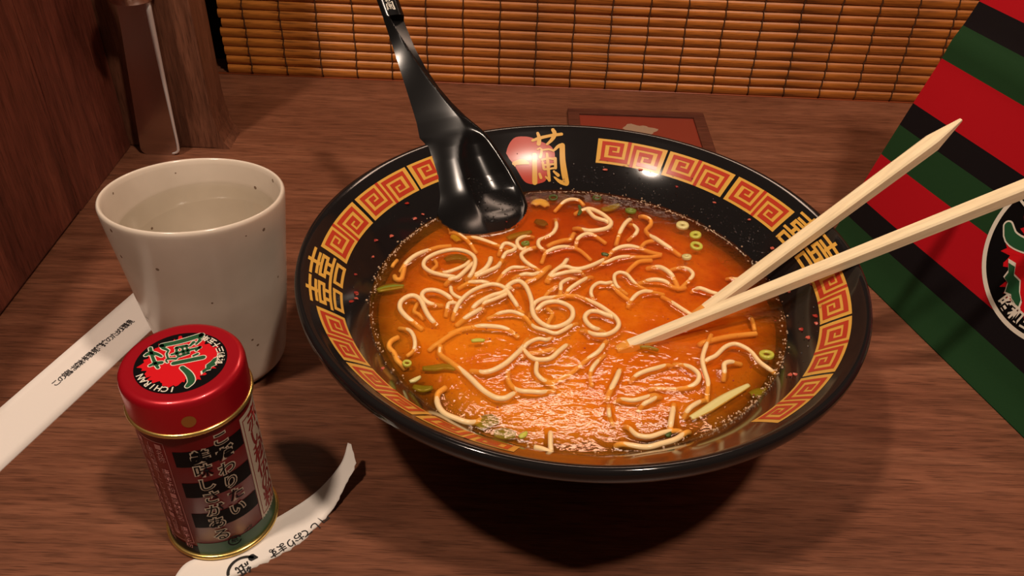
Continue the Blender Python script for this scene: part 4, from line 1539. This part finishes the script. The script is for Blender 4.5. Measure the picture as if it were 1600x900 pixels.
# gold dot on the lid side
P = [(0.0022 * math.cos(a_), 0.0024 * math.sin(a_)) for a_ in np.linspace(0, 2 * np.pi, 22, endpoint=False)]
v, f = poly_fill2d(P, 2)
V3 = on_tin(v, 19.9, 0.0703, 0.00008, 0.0197)
mesh('gold_dot', V3, orient(V3, f, tin_ref), 'gold_dot', lid)


# ---- round emblem used on the lid and the bag (unit circle, +y up)
def emblem_layers():
    L = []
    an = np.linspace(0, 2 * np.pi, 72, endpoint=False)
    L.append(('emblem_disc', 'print_black', poly_fill2d(np.c_[np.cos(an), np.sin(an)], 3)))
    r = np.random.default_rng(3)
    an = np.linspace(0, 2 * np.pi, 110, endpoint=False)
    rr_ = 0.82 + 0.05 * np.sin(9 * an + 1) + 0.045 * r.normal(size=110)
    L.append(('emblem_red', 'print_red', poly_fill2d(np.c_[0.03 + 0.93 * rr_ * np.cos(an), rr_ * 0.98 * np.sin(an)], 3)))
    # lettering: scale traced strokes into the circle
    def tr(st, sx_, ox, sy_, oy):
        return [([(((x - 600) * sx_ + ox), (-(y - 425) * sy_ + oy)) for x, y in P_], A(w, float) * (sx_ + sy_) / 2 * 1.0) for P_, w in st]
    ran = tr(RAN, 0.00215, 0.40, 0.00195, 0.09)
    ich = [([(-0.84, -0.10), (-0.70, -0.19), (-0.45, -0.15), (-0.20, -0.02)], [0.10, 0.15, 0.14, 0.10])]
    L.append(('emblem_outline', 'print_white', strokes2d(ran + ich, 0.042, 0.05)))
    L.append(('emblem_lettering', 'print_darkgreen', strokes2d(ran + ich, 0.0, 0.05)))
    # pine-like scrap at the lower left
    ol = [(-0.78, -0.27), (-0.68, -0.26), (-0.62, -0.35), (-0.52, -0.36), (-0.44, -0.46), (-0.36, -0.52), (-0.33, -0.60), (-0.44, -0.60), (-0.50, -0.54), (-0.58, -0.56), (-0.62, -0.46), (-0.70, -0.44), (-0.70, -0.36)]
    ol = [(x + 0.24, y - 0.17) for x, y in ol]
    c_ = A(ol).mean(0)
    L.append(('emblem_scrap_edge', 'print_white', poly_fill2d([(c_[0] + (x - c_[0]) * 1.16, c_[1] + (y - c_[1]) * 1.22) for x, y in ol], 1)))
    L.append(('emblem_scrap', 'print_darkgreen', poly_fill2d(ol, 1)))
    # lettering on the rim: along the upper left and along the bottom

    def arc(txt, a0, a1, rad, size, inward, off):
        parts = []
        for i, ch in enumerate(txt):
            a_ = math.radians(a0 + (a1 - a0) * i / (len(txt) - 1))
            v_, f_ = text2d(ch, size, off)
            ux = A([math.sin(a_), -math.cos(a_)]) if not inward else A([-math.sin(a_), math.cos(a_)])
            uy = A([math.cos(a_), math.sin(a_)]) * (1 if not inward else -1)
            c2_ = A([math.cos(a_), math.sin(a_)]) * rad
            V_ = c2_ + v_[:, :1] * ux + v_[:, 1:] * uy
            parts.append((np.c_[V_, 0 * V_[:, 0]], f_))
        V_, f_ = join(parts)
        return V_[:, :2], f_
    L.append(('rim_lettering', 'print_white', arc('ICHIRAN', 166, 106, 0.875, 0.22, False, 0.02)))
    L.append(('rim_lettering', 'print_white', arc('昭和三十五年', 254, 318, 0.875, 0.19, True, 0.03)))
    return L


def place_emblem(parent, f2w, ref, dl):
    root = None
    for i, (nm, m_, (v_, fc_)) in enumerate(emblem_layers()):
        V3 = f2w(A(v_), dl * (i + 1))
        o = mesh(nm, V3, orient(V3, fc_, ref), m_, parent if root is None else root, smooth=False)
        if root is None:
            root = o
    return root


upd = A([-0.99, 0.10])            # the emblem's upward direction on the lid
upd = A([-0.0133, -0.0050])
upd = upd / np.linalg.norm(upd)
rgt = A([upd[1], -upd[0]])


def lid_map(v_, lift):
    q = v_[:, :1] * rgt * 0.0143 + v_[:, 1:] * upd * 0.0143
    return np.c_[TX + q[:, 0], TY - 0.0004 + q[:, 1], np.full(len(q), LZ - 0.0001 + lift)]


place_emblem(lid, lid_map, lambda p: A([0, 0, 1.0]), 0.00004)

# ------------------------------------------------------------------ paper chopstick sleeve and torn strip


def paper_strip(name, top, bot, zfun, label, th_=0.00022, curl=0.0, n=40, ragged=0.0, step=0.0022):
    """two matching edge polylines (world xy) -> thin sheet with thickness"""
    a_ = resample(spline(top, 6), 0.0005)
    b_ = resample(spline(bot, 6), 0.0005)
    t_ = np.linspace(0, 1, n)
    ia = np.stack([np.interp(t_, np.linspace(0, 1, len(a_)), a_[:, k]) for k in range(3)], 1)
    ib = np.stack([np.interp(t_, np.linspace(0, 1, len(b_)), b_[:, k]) for k in range(3)], 1)
    m_ = 7
    V = []
    for side in (1, -1):
        for i in range(n):
            for j in range(m_):
                f = j / (m_ - 1)
                p = ia[i] * (1 - f) + ib[i] * f
                if ragged and j == m_ - 1:
                    p = p + (ia[i] - ib[i]) * ragged * rng.normal() * 0.5
                V.append(p + A([0, 0, side * th_ / 2 + th_ / 2 + curl * (f * (1 - f))]))
    if ragged:
        for s0 in (0,):
            for i in range(n):
                V[n * m_ + i * m_ + m_ - 1] = V[i * m_ + m_ - 1] - A([0, 0, th_])
    N = n * m_
    Fc = []
    for i in range(n - 1):
        for j in range(m_ - 1):
            q = (i * m_ + j, i * m_ + j + 1, (i + 1) * m_ + j + 1, (i + 1) * m_ + j)
            Fc.append(q)
            Fc.append(tuple(k + N for k in reversed(q)))
    bd = [(i * m_) for i in range(n)] + [(n - 1) * m_ + j for j in range(1, m_)] + [i * m_ + m_ - 1 for i in range(n - 2, -1, -1)] + [j for j in range(m_ - 2, 0, -1)]
    for k in range(len(bd)):
        x_, y_ = bd[k], bd[(k + 1) % len(bd)]
        Fc.append((y_, x_, x_ + N, y_ + N))
    V = A(V)
    Fc = orient(V, Fc[:-len(bd)], lambda p: A([0, 0, 1.0])) if False else Fc
    return V, Fc


sl = thing('chopstick_sleeve', (-0.225, 0.0, 0), 'flat white paper chopstick sleeve with black writing lying under the cup', 'paper sleeve')
e0, e1 = at(0, 638), at(198, 467)
g0, g1 = at(0, 738), at(207, 543)
dv = (e1 - e0) / np.linalg.norm(e1 - e0)
wv = A([dv[1], -dv[0], 0])
wid = 0.5 * ((g0 - e0) @ wv + (g1 - e0) @ wv)
pa, pb = e0 - dv * 0.055, e1 + dv * 0.012
V, Fc = paper_strip('s', [pa, (pa + pb) / 2, pb], [pa + wv * wid, (pa + pb) / 2 + wv * wid, pb + wv * wid], None, '', 0.00025, 0.0012, 30)
mesh('sleeve', V, Fc, 'paper', sl)
t0, t1 = at(89, 600), at(203, 506)
txt = 'この箸は森林環境維持のため環境'
tdir = (t1 - t0) / np.linalg.norm(t1 - t0)
tup = A([-tdir[1], tdir[0], 0])
parts = []
for i, ch in enumerate(txt):
    v, f = text2d(ch, 0.0042, 0.012 if i not in (8, 9) else 0.04)
    c = t0 + (t1 - t0) * i / (len(txt) - 1)
    f_ = np.clip(((c - pa) @ wv) / wid, 0, 1)
    zz = 0.00025 + 0.0012 * f_ * (1 - f_) + 0.00010
    parts.append((c + v[:, :1] * tdir + v[:, 1:] * tup + A([0, 0, zz]), f))
V, Fc = join(parts)
mesh('sleeve_writing', V, orient(V, Fc, lambda p: A([0, 0, 1.0])), 'print_ink', sl, smooth=False)

c5 = lambda x, y: (280 + x / 4.09, 680 + y / 4.09)
hgt = lambda s_: 0.0135 * np.clip((s_ - 0.62) / 0.38, 0, 1) ** 1.6
TOPE = [(-60, 960), (40, 822), (200, 760), (420, 640), (640, 520), (830, 400), (950, 290), (1040, 170), (1077, 50)]
BOTE = [(60, 1060), (140, 1000), (300, 930), (440, 875), (640, 772), (740, 712), (870, 605), (970, 490), (1040, 370), (1095, 255), (1128, 180), (1100, 60)]


def edge3(E_):
    P_ = resample(spline(A([c5(*p) for p in E_]), 5), 4.0)
    s_ = np.linspace(0, 1, len(P_))
    return A([at(p[0], p[1], float(hgt(q))) for p, q in zip(P_, s_)])


ts = thing('torn_paper_strip', tuple(at(*c5(640, 650))), 'torn strip of white printed paper curling up beside the spice tin', 'paper strip')
V, Fc = paper_strip('t', edge3(TOPE), edge3(BOTE), None, '', 0.0002, 0.0, 70, 0.05)
V[:, 2] = np.maximum(V[:, 2], 0.00002)
mesh('strip', V, Fc, 'paper', ts)


def strip_text(items, size, off, m_, nm):
    parts = []
    for ch, x, y, dx, dy in items:
        c = at(*c5(x, y))
        d_ = at(*c5(x + dx, y + dy)) - c
        d_ /= np.linalg.norm(d_)
        u_ = A([-d_[1], d_[0], 0])
        v_, f_ = text2d(ch, size, off)
        parts.append((c + v_[:, :1] * d_ + v_[:, 1:] * u_ + A([0, 0, 0.00040]), f_))
    V_, f_ = join(parts)
    mesh(nm, V_, orient(V_, f_, lambda p: A([0, 0, 1.0])), m_, ts, smooth=False)


strip_text([('用', 922, 530, -55, 45), ('し', 868, 585, -55, 40), ('て', 812, 622, -55, 38), ('お', 762, 652, -55, 35), ('り', 710, 690, -55, 35), ('ま', 655, 718, -55, 32), ('す', 606, 752, -55, 30), ('。', 572, 765, -55, 30)], 0.0041, 0.015, 'print_ink', 'strip_writing')
strip_text([('紙', 410, 855, -55, 30)], 0.0052, 0.02, 'print_ink', 'strip_mark')
an = np.linspace(math.radians(75), math.radians(200), 14)
cc = at(*c5(418, 868))
rp = [(math.cos(a_) * 0.0056, math.sin(a_) * 0.0056) for a_ in an]
v, f = strokes2d([(rp, 0.0011), ([rp[0], (rp[0][0] + 0.0016, rp[0][1] + 0.0001)], [0.0030, 0.0008])], 0, 0.0005)
V3 = np.c_[v, np.full(len(v), 0.00040)] + A([cc[0], cc[1], 0])
mesh('strip_arrow', V3, orient(V3, f, lambda p: A([0, 0, 1.0])), 'print_ink', ts, smooth=False)

# ------------------------------------------------------------------ striped bag
BP = at(1292, 379)
BQ = at(1600, 680)
LX = (BQ - BP) / np.linalg.norm(BQ - BP)
EU = A([0.3136, 0.1037, 0.9439])
EU /= np.linalg.norm(EU)
BNm = np.cross(LX, EU)
BNm /= np.linalg.norm(BNm)
IN = A([-LX[1], LX[0], 0])
BWID, BH, BDEP = 0.226, 0.255, 0.098
bag = thing('striped_bag', BP + LX * BWID / 2, 'upright red, black and green striped bag with a round emblem beside the bowl', 'bag')


def face_pt(u_, v_, lift=0.0):
    # soft cloth: shallow folds
    f = 0.0013 * math.sin(u_ * 38 + v_ * 21) * min(1, v_ / 0.03) + 0.0012 * math.exp(-((v_ - 0.1185) / 0.006) ** 2)
    f += 0.0016 * math.exp(-(v_ / 0.006) ** 2)
    return BP + LX * u_ + EU * v_ + BNm * (f + lift)


nu, nv = 40, 60
V, UV, Fc = [], [], []
for i in range(nu + 1):
    for j in range(nv + 1):
        u_, v_ = BWID * i / nu, BH * j / nv
        V.append(face_pt(u_, v_))
        UV.append((u_, v_))
Fc = [(i * (nv + 1) + j, (i + 1) * (nv + 1) + j, (i + 1) * (nv + 1) + j + 1, i * (nv + 1) + j + 1) for i in range(nu) for j in range(nv)]
V = A(V)
V[:, 2] = np.maximum(V[:, 2], 0.0002)
mesh('front_panel', V, orient(V, Fc, lambda p: BNm), 'bag_stripes', bag, uv=UV)
zt = EU[2] * BH


def back_pt(u_, v_):
    p = BP + LX * u_ + IN * BDEP
    return A([p[0], p[1], EU[2] * v_])


V, UV = [], []
for i in range(11):
    for j in range(nv + 1):
        u_, v_ = BWID * i / 10, BH * j / nv
        V.append(back_pt(u_, v_) + A([0, 0, 0.0002]))
        UV.append((u_, v_))
Fc = [(i * (nv + 1) + j, (i + 1) * (nv + 1) + j, (i + 1) * (nv + 1) + j + 1, i * (nv + 1) + j + 1) for i in range(10) for j in range(nv)]
mesh('back_panel', V, orient(A(V), Fc, lambda p: IN), 'bag_stripes', bag, uv=UV)
for u_, sg in ((0.0, -1), (BWID, 1)):
    V, UV = [], []
    for i in range(9):
        f = i / 8
        for j in range(nv + 1):
            v_ = BH * j / nv
            p = face_pt(u_, v_) * (1 - f) + back_pt(u_, v_) * f
            tuck = -sg * 0.020 * (1 - abs(2 * f - 1)) * min(1, v_ / 0.12)
            p = p + LX * tuck
            V.append((p[0], p[1], max(p[2], 0.0002)))
            UV.append((f * 0.1, v_))
    Fc = [(i * (nv + 1) + j, (i + 1) * (nv + 1) + j, (i + 1) * (nv + 1) + j + 1, i * (nv + 1) + j + 1) for i in range(8) for j in range(nv)]
    mesh('side_gusset', V, orient(A(V), Fc, lambda p: LX * sg), 'bag_stripes', bag, uv=UV)
V = [face_pt(0, 0), face_pt(BWID, 0), back_pt(BWID, 0), back_pt(0, 0)]
V = [(p[0], p[1], 0.0002) for p in V]
mesh('bag_base', V, [(0, 1, 2, 3)], 'bag_stripes', bag, uv=[(0, 0), (1, 0), (1, 0.002), (0, 0.002)], smooth=False)
for src, off in ((face_pt, 0.0), (back_pt, 0.0)):
    P = []
    for s_ in np.linspace(0, 1, 17):
        u_ = BWID * (0.33 + 0.34 * s_)
        q = src(u_, BH - 0.008)
        P.append(q + A([0, 0, 0.075 * math.sin(math.pi * s_) ** 0.7]))
    V, Fc = tube(P, 0.0022, 8, up=tuple(IN))
    mesh('handle', V, Fc, 'print_black', bag)
EC_U, EC_V, ER = 0.113, 0.068, 0.0375


def bag_map(v_, lift):
    return A([face_pt(EC_U + ER * p[0] * 0.975, EC_V + ER * p[1] * 0.975, lift) for p in v_])


em = place_emblem(bag, bag_map, lambda p: BNm, 0.00008)
an = np.linspace(0, 2 * np.pi, 97)
V, Fc = [], []
for a_ in an[:-1]:
    for rr_ in (0.965, 1.02):
        V.append(face_pt(EC_U + ER * rr_ * math.cos(a_), EC_V + ER * rr_ * math.sin(a_), 0.0001))
n = 96
Fc = [(2 * i, 2 * i + 1, 2 * ((i + 1) % n) + 1, 2 * ((i + 1) % n)) for i in range(n)]
mesh('emblem_ring', V, orient(A(V), Fc, lambda p: BNm), 'print_white', em)
